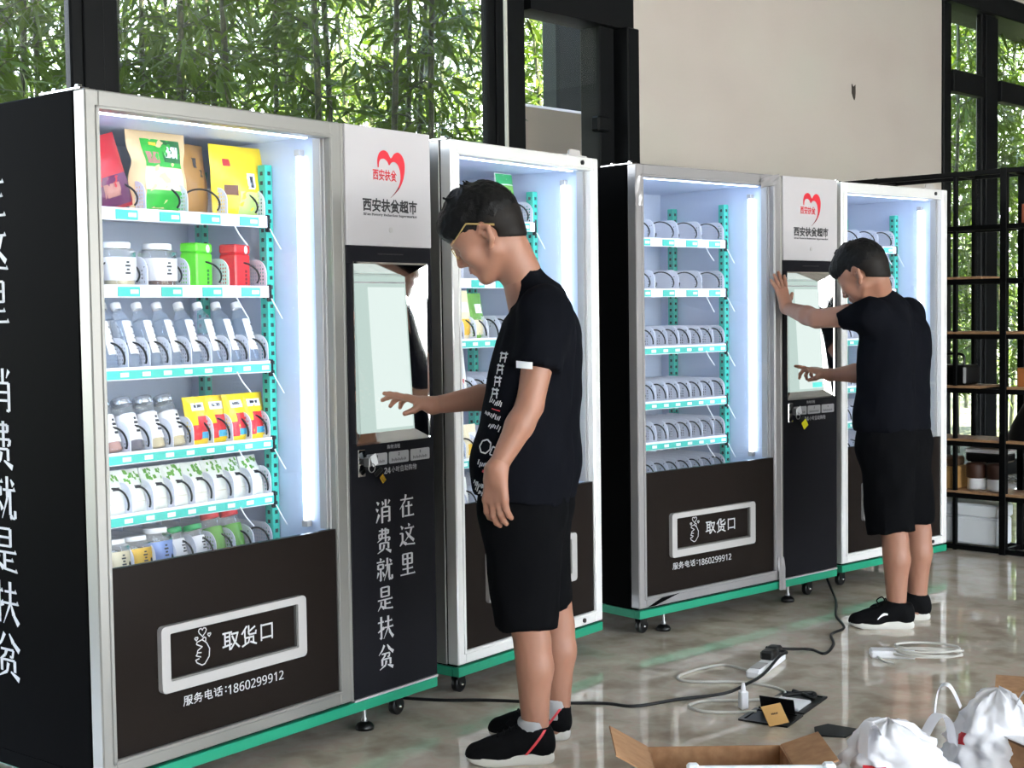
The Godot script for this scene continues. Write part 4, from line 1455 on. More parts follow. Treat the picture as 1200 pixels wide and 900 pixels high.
func build_goods() -> void:
	# --- nearest machine, top shelf: four pouches
	var y := 1.652
	var a := pouch("snack_pouch", "kraft and green pouch with a clear window on the top shelf", "pouch", Pouch.new(0.215, 0.245, 0.07, 0.16, 1), "kraft", [
		["front_print", "bag_green", -0.62, 0.72, 0.56, 0.90, 1], ["corner_print", "bag_darkgreen", 0.05, 0.72, 0.62, 0.90, 2], ["clear_window", "rice", -0.62, 0.7, 0.28, 0.555, 1], ["lower_print", "bag_green", -0.6, 0.7, 0.04, 0.275, 1], ["picture", "filling_pink", -0.55, -0.12, 0.60, 0.74, 3], ["lettering", "label_white", 0.12, 0.60, 0.68, 0.82, 3], ["tiny_mark", "label_yellow", -0.38, -0.12, 0.82, 0.86, 3]])
	set_in(0, a, 0.475, y, -0.315, 0.06)
	a = pouch("snack_pouch", "brown and gold pouch between the kraft pouch and the yellow pouch", "pouch", Pouch.new(0.145, 0.225, 0.06, 0.1, 2), "bag_brown", [["lettering", "ink", -0.2, 0.1, 0.66, 0.80, 1], ["lettering", "ink", 0.2, 0.42, 0.54, 0.64, 1]])
	set_in(0, a, 0.628, y, -0.345, 0.08, 0.25)
	a = pouch("snack_pouch", "bright yellow pouch with a small red emblem on the top shelf", "pouch", Pouch.new(0.225, 0.228, 0.06, 0.02, 3), "bag_yellow", [["emblem", "bag_red", -0.66, -0.42, 0.70, 0.80, 1], ["clear_window", "cabbage", -0.2, 0.75, 0.04, 0.36, 1], ["lettering", "label_white", 0.12, 0.42, 0.40, 0.62, 1], ["lettering_ink", "ink", 0.2, 0.34, 0.42, 0.58, 2], ["picture", "filling_brown", -0.7, -0.25, 0.30, 0.44, 1]])
	set_in(0, a, 0.785, y, -0.31, 0.06)
	a = pouch("snack_pouch", "red and purple pouch leaning at the left end of the top shelf", "pouch", Pouch.new(0.17, 0.215, 0.06, 0.0, 4), "bag_red", [["picture", "bag_purple", -0.8, 0.85, 0.05, 0.46, 1], ["picture_detail", "filling_pink", -0.3, 0.4, 0.18, 0.36, 2]])
	set_in(0, a, 0.300, y, -0.31, 0.05)
	a.basis = a.basis * Basis(Vector3(0, 0, 1), 0.30)
	# --- second shelf: two white-lidded jars, two tins
	y = 1.432
	for q in [[0.315, "white-lidded square jar at the left end of the second shelf", "filling_cream"], [0.463, "white-lidded square jar next to the green tin", "filling_brown"]]:
		set_in(0, jar("food_jar", q[1], "jars on the second shelf", 0.044, 0.132, "jar_glass", "lid_white", "label_white", q[2], true), q[0], y, -0.318)
	set_in(0, tin("lime green square tin on the second shelf", "tin_green"), 0.612, y, -0.32, 0.0, 0.35)
	set_in(0, tin("red square tin on the second shelf", "tin_red"), 0.765, y, -0.32, 0.0, 0.35)
	# --- third shelf: water bottles leaning back
	var first: Node3D = null
	for i in 10:
		if i < 2:
			continue
		var b: Node3D
		var say := "clear water bottle with white label, number %s from the left on the third shelf" % ["one", "two", "three", "four", "five", "six", "seven", "eight"][i - 2]
		if first == null:
			first = water_bottle(say)
			b = first
		else:
			b = copy_of(first, Vector3.ZERO, 0, say)
		set_in(0, b, 0.118 + i * 0.0765, 1.197, -0.296, 0.40, 0.04 * (i % 3 - 1))
	for q in [[2, "clear water bottle in the second row at the left of the third shelf"], [3, "clear water bottle in the second row behind the third bottle"]]:
		set_in(0, copy_of(first, Vector3.ZERO, 0, q[1]), 0.118 + q[0] * 0.0765 + 0.01, 1.197, -0.375, 0.40)
	# --- fourth shelf: four clear jars, four yellow pouches
	var fill := ["filling_pink", "filling_dark", "filling_cream", "filling_cream"]
	var say4 := ["clear jar of pinkish snacks at the left of the fourth shelf", "clear jar of dark snacks on the fourth shelf", "clear jar of pale snacks between two jars on the fourth shelf", "clear jar of cream snacks beside the yellow pouches"]
	for i in 4:
		set_in(0, jar("snack_jar", say4[i], "clear jars on the fourth shelf", 0.031, 0.165, "jar_glass", "lid_silver", "label_white", fill[i]), 0.272 + i * 0.0765, 0.954, -0.296, 0.42)
	var say5 := ["leftmost yellow pouch with red swirl on the fourth shelf", "second yellow pouch with red swirl on the fourth shelf", "third yellow pouch with red swirl on the fourth shelf", "rightmost yellow pouch with red swirl on the fourth shelf"]
	for i in 4:
		a = pouch("yellow_pouch", say5[i], "pouch", Pouch.new(0.098, 0.150, 0.028, 0.0, 20 + i), "bag_yellow", [["title", "label_white", -0.5, 0.6, 0.70, 0.86, 1], ["swirl", "tin_red", -0.2, 0.75, 0.24, 0.58, 1], ["swirl", "tin_red", -0.75, -0.1, 0.10, 0.40, 1], ["picture", "cyan", -0.1, 0.85, 0.12, 0.25, 2], ["title_ink", "ink", -0.3, 0.35, 0.76, 0.82, 2]], "yellow pouches on the fourth shelf")
		set_in(0, a, 0.585 + i * 0.0765, 0.954, -0.285 - 0.008 * (i % 2), 0.20, 0.12 * (1 - i % 2))
	# --- fifth shelf: white pouches with green leaves
	for i in 8:
		var dots := []
		for j in 16:
			dots.append([rng.randf_range(-0.75, 0.75), rng.randf_range(0.66, 0.94), rng.randf_range(0.06, 0.12)])
		a = pouch("leafy_pouch", "white pouch with green leaf pattern, %s on the fifth shelf" % ["leftmost", "second", "third", "fourth", "fifth", "sixth", "seventh", "rightmost"][i], "pouch", Pouch.new(0.076, 0.132, 0.046, 0.0, 40 + i), "bag_white", [["dots", "leaf_print", dots], ["lettering", "ink", -0.15, 0.55, 0.50, 0.58, 1], ["fold", "rice", -0.6, 0.6, 0.20, 0.22, 1]], "leaf-patterned pouches on the fifth shelf")
		set_in(0, a, 0.272 + i * 0.0765, 0.775, -0.293, 0.34, rng.randf_range(-0.1, 0.1))
	# --- sixth shelf: jars
	var six := [
		["cream-labelled jar with white lid at the left of the lowest shelf", 0.036, 0.11, "jar_glass", "lid_white", "label_cream", "filling_cream", true],
		["yellow-labelled jar with white lid on the lowest shelf", 0.036, 0.11, "jar_glass", "lid_white", "label_yellow", "filling_cream", true],
		["pale blue jar with white lid on the lowest shelf", 0.036, 0.125, "jar_glass", "lid_white", "label_blue", "filling_cream", true],
		["green-lidded jar beside the pale blue jar on the lowest shelf", 0.031, 0.115, "jar_glass", "lid_green", "label_white", "filling_brown", false],
		["green-lidded jar beside the red-lidded jars on the lowest shelf", 0.031, 0.115, "jar_glass", "lid_green", "label_white", "filling_brown", false],
		["red-lidded jar next to the green-lidded jars on the lowest shelf", 0.030, 0.145, "jar_glass", "lid_red", "leaf_print", "filling_brown", false],
		["red-lidded jar next to the empty lane on the lowest shelf", 0.030, 0.145, "jar_glass", "lid_red", "leaf_print", "filling_brown", false]]
	for i in six.size():
		var q: Array = six[i]
		set_in(0, jar("preserve_jar", q[0], "jars on the lowest shelf", q[1], q[2], q[3], q[4], q[5], q[6], q[7]), 0.272 + i * 0.0765, 0.594, -0.30, 0.12 if i < 3 else 0.30)
	# --- second cabinet, seen round the man
	a = pouch("snack_pouch", "tall green pouch beside the man's head in the second cabinet", "pouch", Pouch.new(0.11, 0.20, 0.04, 0.0, 61), "bag_white", [["front_print", "lid_green", -0.95, 0.95, 0.78, 0.98, 1], ["picture", "leaf_print", -0.9, 0.9, 0.10, 0.76, 1], ["lettering", "ink", -0.3, 0.45, 0.60, 0.66, 2]])
	set_in(1, a, 0.70, 1.692, -0.31, 0.08)
	set_in(1, jar("food_jar", "white jar at the right end of the second cabinet's top shelf", "jars in the second cabinet", 0.036, 0.12, "bag_white", "lid_white", "", ""), 0.78, 1.467, -0.31)
	var odd := [
		["pink pouch at the left of the second cabinet's top shelf", 0.335, 1.692, 0.12, 0.13, "tin_red", "filling_pink"],
		["pinkish box-shaped pouch on the second cabinet's second shelf", 0.36, 1.467, 0.09, 0.14, "label_cream", "filling_pink"],
		["blue-green pouch on the second cabinet's third shelf", 0.335, 1.242, 0.08, 0.17, "strip_teal", "bag_red"],
		["pale yellow pouch beside the blue-green pouch in the second cabinet", 0.42, 1.242, 0.085, 0.19, "label_cream", "label_yellow"],
		["green pouch on the second cabinet's third shelf", 0.50, 1.242, 0.08, 0.18, "leaf_print", "label_cream"],
		["white pouch with a red corner on the second cabinet's fourth shelf", 0.37, 1.012, 0.13, 0.20, "bag_white", "tin_red"],
		["deep blue pouch on the second cabinet's fifth shelf", 0.36, 0.792, 0.10, 0.15, "navy_knit", "cyan"],
		["cream pouch beside the deep blue pouch in the second cabinet", 0.45, 0.792, 0.08, 0.13, "label_cream", "label_yellow"],
		["white printed pouch on the second cabinet's lowest shelf", 0.38, 0.592, 0.10, 0.13, "bag_white", "ink"]]
	for i in odd.size():
		var q: Array = odd[i]
		a = pouch("snack_pouch", q[0], "pouch", Pouch.new(q[3], q[4], 0.035, 0.0, 70 + i), q[5], [["picture", q[6], -0.7, 0.5, 0.10, 0.42, 1], ["title", "label_white", -0.4, 0.6, 0.56, 0.76, 1]])
		set_in(1, a, q[1], q[2], -0.30, 0.12)


# ---------------------------------------------------------------- the black lattice rack at the right
# local axes: x = u (away from the machines), z = v (towards the hall)
func build_rack() -> void:
	var base := hall(7.24, -3.318)
	var o := thing("display_rack", "tall black metal rack with wooden shelves beside the far cabinet", "rack", base, deg_to_rad(WALL_YAW))
	var levels := [0.02, 0.305, 0.592, 0.884, 1.18, 1.48, 1.77, 2.065]
	var zs := [[-1.25, 0.02], [-0.76, 0.02], [-0.277, 0.022], [0.0, 0.036], [0.55, 0.036]]
	for q in zs:
		for x in [0.0, 0.22]:
			part(o, "post", MB.new().span(x - q[1] / 2, 0, q[0] - q[1] / 2, x + q[1] / 2, 2.08, q[0] + q[1] / 2, 0.002), mats.rack_black)
	for y in levels:
		for x in [0.0, 0.22]:
			part(o, "rail", MB.new().span(x - 0.013, y - 0.015, -1.26, x + 0.013, y + 0.012, 0.57, 0.002), mats.rack_black)
		for q in zs:
			part(o, "cross_bar", MB.new().span(0.0, y - 0.012, q[0] - 0.01, 0.22, y + 0.010, q[0] + 0.01), mats.rack_black)
	for q in [[0.305, -1.24, 0.56], [0.592, -1.24, 0.56], [0.884, -0.76, -0.13], [0.884, 0.02, 0.56], [1.18, -0.45, 0.56], [1.48, -0.76, -0.12]]:
		part(o, "shelf_board", MB.new().span(-0.012, q[0] + 0.012, q[1], 0.232, q[0] + 0.026, q[2], 0.002), mats.shelf_wood, "wooden shelf board")
	var put := func(t: Node3D, x: float, y: float, z: float, turn := 0.0) -> Node3D:
		t.position = base + hall(x, z, y)
		t.rotation.y = deg_to_rad(WALL_YAW) + turn
		return t
	var t := thing("tool_case", "black case with a handle on the rack's middle shelf", "case")
	part(t, "body", MB.new().span(-0.09, 0, -0.11, 0.09, 0.11, 0.11, 0.012), mats.rubber)
	part(t, "handle", MB.new().tube(curve([Vector3(0, 0.11, -0.06), Vector3(0, 0.165, -0.05), Vector3(0, 0.165, 0.05), Vector3(0, 0.11, 0.06)]), 0.008, 6), mats.rubber)
	put.call(t, 0.11, 0.910, -0.34)
	t = thing("carton", "orange-brown carton on the rack's middle shelf", "box")
	part(t, "body", MB.new().span(-0.08, 0, -0.14, 0.08, 0.10, 0.14, 0.003), mats.box_orange)
	part(t, "lid_flap", MB.new().span(-0.08, 0.10, -0.14, 0.0, 0.103, 0.14), mats.cardboard_dark)
	put.call(t, 0.11, 0.910, 0.20)
	t = thing("carton", "brick-red carton high on the rack", "box")
	part(t, "body", MB.new().span(-0.08, 0, -0.14, 0.08, 0.10, 0.14, 0.003), mats.box_brick)
	part(t, "lid_flap", MB.new().span(-0.08, 0.10, -0.14, 0.0, 0.103, 0.14), mats.cardboard_dark)
	put.call(t, 0.11, 1.782, 0.22)
	t = thing("tote_bag", "black bag with a white flap on the rack's wooden shelf", "bag")
	var rows := []
	for j in 7:
		var row := PackedVector3Array()
		for i in 16:
			var a := TAU * i / 16
			var s := 1.0 - 0.55 * pow(j / 6.0, 1.5)
			row.append(Vector3(cos(a) * 0.09 * s, j * 0.035, sin(a) * 0.15 * s + 0.02 * j / 6.0))
		rows.append(row)
	var bm := MB.new()
	bm.grid(rows, true, true)
	bm.ball(Vector3(0, 0.205, 0.02), Vector3(0.042, 0.02, 0.07), 6)
	part(t, "body", bm, mats.rubber)
	part(t, "flap", MB.new().span(-0.098, 0.02, 0.02, -0.088, 0.08, 0.14, 0.003), mats.label_white)
	put.call(t, 0.11, 0.619, 0.12)
	t = thing("storage_box", "kraft box on the rack's second shelf from the floor", "box")
	part(t, "body", MB.new().span(-0.08, 0, -0.10, 0.08, 0.12, 0.10, 0.003), mats.kraft_card)
	part(t, "lid", MB.new().span(-0.083, 0.10, -0.103, 0.083, 0.125, 0.103, 0.003), mats.kraft_card)
	part(t, "dark_wrap", MB.new().span(-0.07, 0.125, -0.09, 0.07, 0.175, 0.09, 0.01), mats.cardboard_dark)
	put.call(t, 0.10, 0.332, -0.39)
	for q in [[-0.20, "brown-topped white jar beside the kraft box on the rack"], [-0.085, "brown-topped white jar near the thick rack post"]]:
		t = thing("storage_jar", q[1], "jar", Vector3.ZERO, 0.0, "brown-topped jars on the rack")
		part(t, "body", MB.new().lathe(Vector3.ZERO, [[0.001, 0], [0.05, 0], [0.052, 0.01], [0.05, 0.06], [0.045, 0.065]], 14), mats.label_white)
		part(t, "lid", MB.new().lathe(Vector3(0, 0.063, 0), [[0.045, 0], [0.056, 0.005], [0.058, 0.07], [0.05, 0.085], [0.001, 0.088]], 14), mats.jar_brown)
		put.call(t, 0.10, 0.332, q[0])
	t = thing("small_appliance", "black and white appliance hanging below the rack's wooden shelf", "appliance")
	part(t, "body", MB.new().span(-0.06, 0, -0.12, 0.06, 0.055, 0.12, 0.012), mats.rubber)
	part(t, "cover", MB.new().span(-0.065, 0.05, -0.125, 0.065, 0.075, 0.125, 0.01), mats.label_white)
	put.call(t, 0.14, 0.485, -0.14)
	t = thing("cloth_pouch", "grey cloth pouch at the right of the rack's second shelf", "pouch")
	part(t, "body", MB.new().ball(Vector3(0, 0.10, 0), Vector3(0.07, 0.10, 0.06), 8), mats.grey_cloth)
	part(t, "drawstring", MB.new().tube(curve([Vector3(-0.05, 0.16, -0.03), Vector3(-0.06, 0.2, 0.02), Vector3(-0.03, 0.22, 0.06)]), 0.005, 5), mats.label_white)
	put.call(t, 0.11, 0.332, 0.15)
	t = thing("foam_box", "white foam box with a lid on the rack's bottom", "box")
	part(t, "body", MB.new().span(-0.09, 0, -0.26, 0.09, 0.15, 0.13, 0.01), mats.foam)
	part(t, "lid", MB.new().span(-0.095, 0.152, -0.265, 0.095, 0.225, 0.135, 0.01), mats.foam)
	put.call(t, 0.11, 0.034, -0.17)
	t = thing("red_carton", "narrow red carton beside the foam box on the rack", "box")
	part(t, "body", MB.new().span(-0.06, 0, -0.05, 0.06, 0.22, 0.05, 0.004), mats.tin_red)
	part(t, "lid_flap", MB.new().span(-0.06, 0.22, -0.05, 0.06, 0.223, 0.05), mats.print_darkred)
	put.call(t, 0.11, 0.034, -0.52)


# ---------------------------------------------------------------- people
# a body is a field of tapered capsules joined smoothly and meshed as surface nets
class Blob:
	var bones := []
	var carves := []
	var planes: Array[Plane] = []
	var wrinkle := 0.0
	var noise := FastNoiseLite.new()

	func bone(a: Vector3, b: Vector3, ra: float, rb: float, k := 0.03, cut := false) -> void:
		bones.append([a, b, ra, rb, k, cut])

	func chain(pts: Array, radii: Array, k := 0.03) -> void:
		for i in pts.size() - 1:
			bone(pts[i], pts[i + 1], radii[i], radii[i + 1], k)

	func value(p: Vector3) -> float:
		var v := 1.0
		for q in bones:
			var ba: Vector3 = q[1] - q[0]
			var t := clampf((p - q[0]).dot(ba) / maxf(ba.length_squared(), 1e-9), 0.0, 1.0)
			var d: float = (p - q[0] - ba * t).length() - lerpf(q[2], q[3], t)
			var h: float = maxf(q[4] - absf(v - d), 0.0) / q[4]
			v = minf(v, d) - h * h * q[4] * 0.25
		if wrinkle > 0.0:
			v += noise.get_noise_3d(p.x, p.y * 0.55, p.z) * wrinkle
		return v

	# where a ray meets the surface
	func hit(p: Vector3, dir: Vector3) -> Vector3:
		for i in 60:
			var d := value(p)
			if d < 0.0008:
				break
			p += dir * d * 0.8
		return p

	func mesh(mb: MB, cell: float) -> void:
		var lo := Vector3.INF
		var hi := -Vector3.INF
		for q in bones:
			var r: float = maxf(q[2], q[3]) + cell * 3.0
			for e in [q[0], q[1]]:
				lo = lo.min(e - Vector3.ONE * r)
				hi = hi.max(e + Vector3.ONE * r)
		var nx := int((hi.x - lo.x) / cell) + 2
		var ny := int((hi.y - lo.y) / cell) + 2
		var nz := int((hi.z - lo.z) / cell) + 2
		var val := PackedFloat32Array()
		val.resize(nx * ny * nz)
		val.fill(1.0)
		for q in bones:
			var a: Vector3 = q[0]
			var b: Vector3 = q[1]
			var ra: float = q[2]
			var rb: float = q[3]
			var kk: float = q[4]
			var cut: bool = q[5]
			var ba := b - a
			var inv := 1.0 / maxf(ba.length_squared(), 1e-9)
			var dir := ba.normalized()
			var m := Vector3.ONE * (maxf(ra, rb) + kk + cell * 2.0)
			var b0 := (a.min(b) - m - lo) / cell
			var b1 := (a.max(b) + m - lo) / cell
			for i in range(maxi(0, int(b0.x)), mini(nx, int(b1.x) + 2)):
				for j in range(maxi(0, int(b0.y)), mini(ny, int(b1.y) + 2)):
					var at := (i * ny + j) * nz
					for k in range(maxi(0, int(b0.z)), mini(nz, int(b1.z) + 2)):
						var p := lo + Vector3(i, j, k) * cell
						var pa := p - a
						var t := clampf(pa.dot(ba) * inv, 0.0, 1.0)
						var d := (pa - ba * t).length() - ra - (rb - ra) * t
						if cut:
							d = maxf(d, (p - b).dot(dir))
						var c := val[at + k]
						var h := kk - absf(c - d)
						if h > 0.0:
							val[at + k] = minf(c, d) - h * h * 0.25 / kk
						elif d < c:
							val[at + k] = d
		if planes or carves or wrinkle > 0.0:
			for i in nx:
				for j in ny:
					for k in nz:
						var at := (i * ny + j) * nz + k
						var c := val[at]
						if c > 0.06:
							continue
						var p := lo + Vector3(i, j, k) * cell
						if wrinkle > 0.0 and c > -0.03:
							c += noise.get_noise_3d(p.x, p.y * 0.55, p.z) * wrinkle
						for pl in planes:
							c = maxf(c, pl.distance_to(p))
						for q in carves:
							c = maxf(c, q[1] - (p - q[0]).length())
						val[at] = c
		var vid := PackedInt32Array()
		vid.resize(nx * ny * nz)
		vid.fill(-1)
		var off := [0, 1, nz, nz + 1, ny * nz, ny * nz + 1, ny * nz + nz, ny * nz + nz + 1]
		var ex := [[0, 4], [1, 5], [2, 6], [3, 7], [0, 2], [1, 3], [4, 6], [5, 7], [0, 1], [2, 3], [4, 5], [6, 7]]
		var co := [Vector3(0, 0, 0), Vector3(0, 0, 1), Vector3(0, 1, 0), Vector3(0, 1, 1), Vector3(1, 0, 0), Vector3(1, 0, 1), Vector3(1, 1, 0), Vector3(1, 1, 1)]
		for i in nx - 1:
			for j in ny - 1:
				for k in nz - 1:
					var at := (i * ny + j) * nz + k
					var v0 := val[at]
					if absf(v0) > cell * 2.2:
						continue
					var s := v0 < 0.0
					var mixed := false
					for e in range(1, 8):
						if (val[at + off[e]] < 0.0) != s:
							mixed = true
							break
					if not mixed:
						continue
					var sum := Vector3.ZERO
					var n := 0
					for e in ex:
						var a := val[at + off[e[0]]]
						var b := val[at + off[e[1]]]
						if (a < 0.0) != (b < 0.0):
							sum += (co[e[0]] as Vector3).lerp(co[e[1]], a / (a - b))
							n += 1
					vid[at] = mb.p(lo + (Vector3(i, j, k) + sum / n) * cell)
		var sx := ny * nz
		var sy := nz
		for i in range(1, nx - 1):
			for j in range(1, ny - 1):
				for k in range(1, nz - 1):
					var at := (i * ny + j) * nz + k
					var a := val[at]
					if absf(a) > cell * 2.2:
						continue
					for e in [[at + sx, sy, 1], [at + sy, 1, sx], [at + 1, sx, sy]]:
						var b := val[e[0]]
						if (a < 0.0) == (b < 0.0):
							continue
						var p: int = e[1]
						var q: int = e[2]
						var c0 := vid[at - p - q]
						var c1 := vid[at - q]
						var c2 := vid[at]
						var c3 := vid[at - p]
						if c0 < 0 or c1 < 0 or c2 < 0 or c3 < 0:
							continue
						if a < 0.0:
							mb.f(c0, c1, c2)
							mb.f(c0, c2, c3)
						else:
							mb.f(c0, c2, c1)
							mb.f(c0, c3, c2)


# a hand: d along the palm, n out of the palm, thumb to the side given by ts
func hand(mb: MB, elbow: Vector3, wrist: Vector3, d: Vector3, n: Vector3, ts: float, curls: Array, spread: float, thumb: Vector3, size := 1.0) -> void:
	d = d.normalized()
	n = (n - d * n.dot(d)).normalized()
	var s := d.cross(n) * ts
	var bl := Blob.new()
	var offs := [0.030, 0.0105, -0.0095, -0.028]
	var lens := [0.074, 0.082, 0.076, 0.060]
	bl.bone(wrist + (elbow - wrist).normalized() * 0.05, wrist, 0.0285, 0.0255 * size, 0.02)
	bl.bone(wrist, wrist + d * 0.03, 0.0245 * size, 0.022 * size, 0.02)
	for i in 4:
		var kn: Vector3 = wrist + (d * (0.088 - 0.006 * absf(i - 1.0)) + s * offs[i]) * size
		bl.bone(wrist + s * offs[i] * 0.55 * size + d * 0.006, kn, 0.0155 * size, 0.0115 * size, 0.014)
		var axis := d.cross(n)
		var dir := d.rotated(n, -spread * offs[i] * ts * 12.0)
		var at := kn
		var turn := 0.0
		for j in 3:
			turn += curls[i] * [0.55, 1.0, 0.7][j]
			var to: Vector3 = at + dir.rotated(axis, turn) * lens[i] * size * [0.46, 0.30, 0.24][j]
			bl.bone(at, to, [0.0098, 0.0090, 0.0082][j] * size, [0.0090, 0.0082, 0.0068][j] * size, 0.004)
			at = to
	var tb := wrist + (d * 0.028 + s * 0.022 + n * 0.004) * size
	var td := (d * thumb.x + s * thumb.y + n * thumb.z).normalized()
	var t1 := tb + td * 0.034 * size
	var t2 := t1 + (td + d * 0.45).normalized() * 0.032 * size
	bl.bone(wrist + s * 0.012, tb, 0.018 * size, 0.0150 * size, 0.012)
	bl.bone(tb, t1, 0.0145 * size, 0.0112 * size, 0.008)
	bl.bone(t1, t2, 0.0108 * size, 0.0082 * size, 0.004)
	bl.mesh(mb, 0.0034)


# head parts: c is the point between the ears
func head(o: Node3D, mb: MB, c: Vector3, fwd: Vector3, up: Vector3, neck_base: Vector3, k: float, tufts: int) -> void:
	fwd = fwd.normalized()
	up = (up - fwd * up.dot(fwd)).normalized()
	var side := fwd.cross(up)
	var at := func(x: float, y: float, z: float) -> Vector3:
		return c + (fwd * x + up * y + side * z) * k
	var bl := Blob.new()
	bl.bone(at.call(-0.040, 0.036, 0), at.call(0.018, 0.040, 0), 0.079 * k, 0.074 * k, 0.03)
	bl.bone(at.call(0.028, 0.01, 0), at.call(0.040, -0.058, 0), 0.058 * k, 0.044 * k, 0.03)
	for s in [-1, 1]:
		bl.bone(at.call(0.0, -0.045, 0.044 * s), at.call(0.058, -0.090, 0.012 * s), 0.024 * k, 0.020 * k, 0.02)
		bl.bone(at.call(0.058, -0.016, 0.034 * s), at.call(0.050, -0.04, 0.032 * s), 0.028 * k, 0.024 * k, 0.02)
		bl.bone(at.call(0.076, 0.030, 0.012 * s), at.call(0.066, 0.028, 0.042 * s), 0.012 * k, 0.010 * k, 0.014)
		# ears: rim and lobe
		bl.bone(at.call(0.002, 0.012, 0.070 * s), at.call(-0.012, 0.026, 0.080 * s), 0.008 * k, 0.007 * k, 0.006)
		bl.bone(at.call(-0.012, 0.026, 0.080 * s), at.call(-0.026, 0.010, 0.086 * s), 0.007 * k, 0.007 * k, 0.005)
		bl.bone(at.call(-0.026, 0.010, 0.086 * s), at.call(-0.016, -0.020, 0.080 * s), 0.007 * k, 0.007 * k, 0.005)
		bl.bone(at.call(-0.016, -0.020, 0.080 * s), at.call(0.0, -0.034, 0.072 * s), 0.008 * k, 0.007 * k, 0.005)
		bl.bone(at.call(-0.010, 0.0, 0.070 * s), at.call(-0.012, -0.012, 0.072 * s), 0.012 * k, 0.010 * k, 0.005)
	bl.bone(at.call(0.066, -0.094, -0.008), at.call(0.066, -0.094, 0.008), 0.019 * k, 0.019 * k, 0.015)
	bl.bone(at.call(0.084, 0.020, 0), at.call(0.103, -0.026, 0), 0.008 * k, 0.0105 * k, 0.012)
	bl.bone(at.call(0.090, -0.032, -0.012), at.call(0.090, -0.032, 0.012), 0.009 * k, 0.009 * k, 0.008)
	bl.bone(at.call(0.083, -0.055, -0.016), at.call(0.083, -0.055, 0.016), 0.010 * k, 0.010 * k, 0.008)
	bl.bone(at.call(0.080, -0.068, -0.014), at.call(0.080, -0.068, 0.014), 0.009 * k, 0.009 * k, 0.008)
	bl.bone(at.call(-0.038, -0.03, 0), neck_base, 0.056 * k, 0.064, 0.03)
	for s in [-1, 1]:
		bl.carves.append([at.call(0.094, 0.004, 0.034 * s), 0.016 * k])
	bl.mesh(mb, 0.0045)
	# eyes, brows, lips
	for s in [-1, 1]:
		var eye := part(o, "eye", MB.new().ball(at.call(0.071, 0.003, 0.032 * s), Vector3.ONE * 0.0118 * k, 8), mats.eye_white)
		part(eye, "iris", MB.new().ball(at.call(0.0775, 0.001, 0.032 * s), Vector3.ONE * 0.0068 * k, 6), mats.eye_dark)
		part(o, "eyebrow", MB.new().tube(curve([at.call(0.084, 0.026, 0.014 * s), at.call(0.082, 0.032, 0.030 * s), at.call(0.072, 0.028, 0.047 * s)], 4), [0.002, 0.003, 0.0035, 0.0035, 0.0035, 0.0035, 0.003, 0.002, 0.001], 5), mats.hair)
	part(o, "lips", MB.new().tube(curve([at.call(0.082, -0.061, -0.022), at.call(0.0915, -0.060, -0.008), at.call(0.0915, -0.060, 0.008), at.call(0.082, -0.061, 0.022)], 4), 0.0042 * k, 6), mats.lip)
	# hair: a cap cut along the hairline, cropped sides, tufts on top
	var hb := Blob.new()
	hb.bone(at.call(-0.042, 0.046, 0), at.call(0.020, 0.058, 0), 0.083 * k, 0.077 * k, 0.03)
	hb.bone(at.call(0.0, 0.106, 0), at.call(0.076, 0.080, 0), 0.036 * k, 0.026 * k, 0.03)
	hb.bone(at.call(-0.06, 0.10, 0), at.call(0.0, 0.108, 0), 0.030 * k, 0.036 * k, 0.03)
	for s in [-1, 1]:
		hb.bone(at.call(-0.02, 0.10, 0.034 * s), at.call(0.074, 0.070, 0.036 * s), 0.032 * k, 0.020 * k, 0.03)
	hb.planes.append(plane_at(at.call(0.092, 0.026, 0), fwd * 0.60 - up * 0.80))
	hb.planes.append(plane_at(at.call(-0.05, -0.018, 0), -up * 0.92 + fwd * 0.30))
	for s in [-1, 1]:
		hb.carves.append([at.call(-0.010, -0.004, 0.088 * s), 0.036 * k])
	hb.wrinkle = 0.004
	hb.noise.frequency = 55.0
	var r := RandomNumberGenerator.new()
	r.seed = 9 + tufts
	for i in tufts:
		var tx := r.randf_range(-0.05, 0.045)
		var a := at.call(tx, 0.122 - 0.5 * maxf(tx, 0.0), r.randf_range(-0.045, 0.045)) as Vector3
		hb.bone(a, a + (up * r.randf_range(0.6, 0.9) + fwd * r.randf_range(0.0, 0.5) + side * r.randf_range(-0.3, 0.3)) * 0.036 * k, 0.011 * k, 0.003, 0.010)
	var hm := MB.new()
	hb.mesh(hm, 0.0045)
	var hair := part(o, "hair", hm, mats.hair, "short black hair")
	# close-cropped band round the sides and nape
	var fb := Blob.new()
	fb.bone(at.call(-0.041, 0.034, 0), at.call(0.016, 0.038, 0), 0.0806 * k, 0.0755 * k, 0.03)
	fb.bone(at.call(-0.044, 0.0, 0), at.call(-0.046, -0.03, 0), 0.066 * k, 0.0578 * k, 0.03)
	fb.planes.append(plane_at(at.call(0.006, 0.01, 0), fwd * 0.93 - up * 0.36))
	fb.planes.append(plane_at(at.call(-0.02, -0.020, 0), -up * 0.84 + fwd * 0.54))
	for s in [-1, 1]:
		fb.carves.append([at.call(-0.006, -0.012, 0.082 * s), 0.034 * k])
	var fm := MB.new()
	fb.mesh(fm, 0.0045)
	part(hair, "cropped_sides", fm, mats.fade_hair)


func plane_at(p: Vector3, n: Vector3) -> Plane:
	n = n.normalized()
	return Plane(n, n.dot(p))


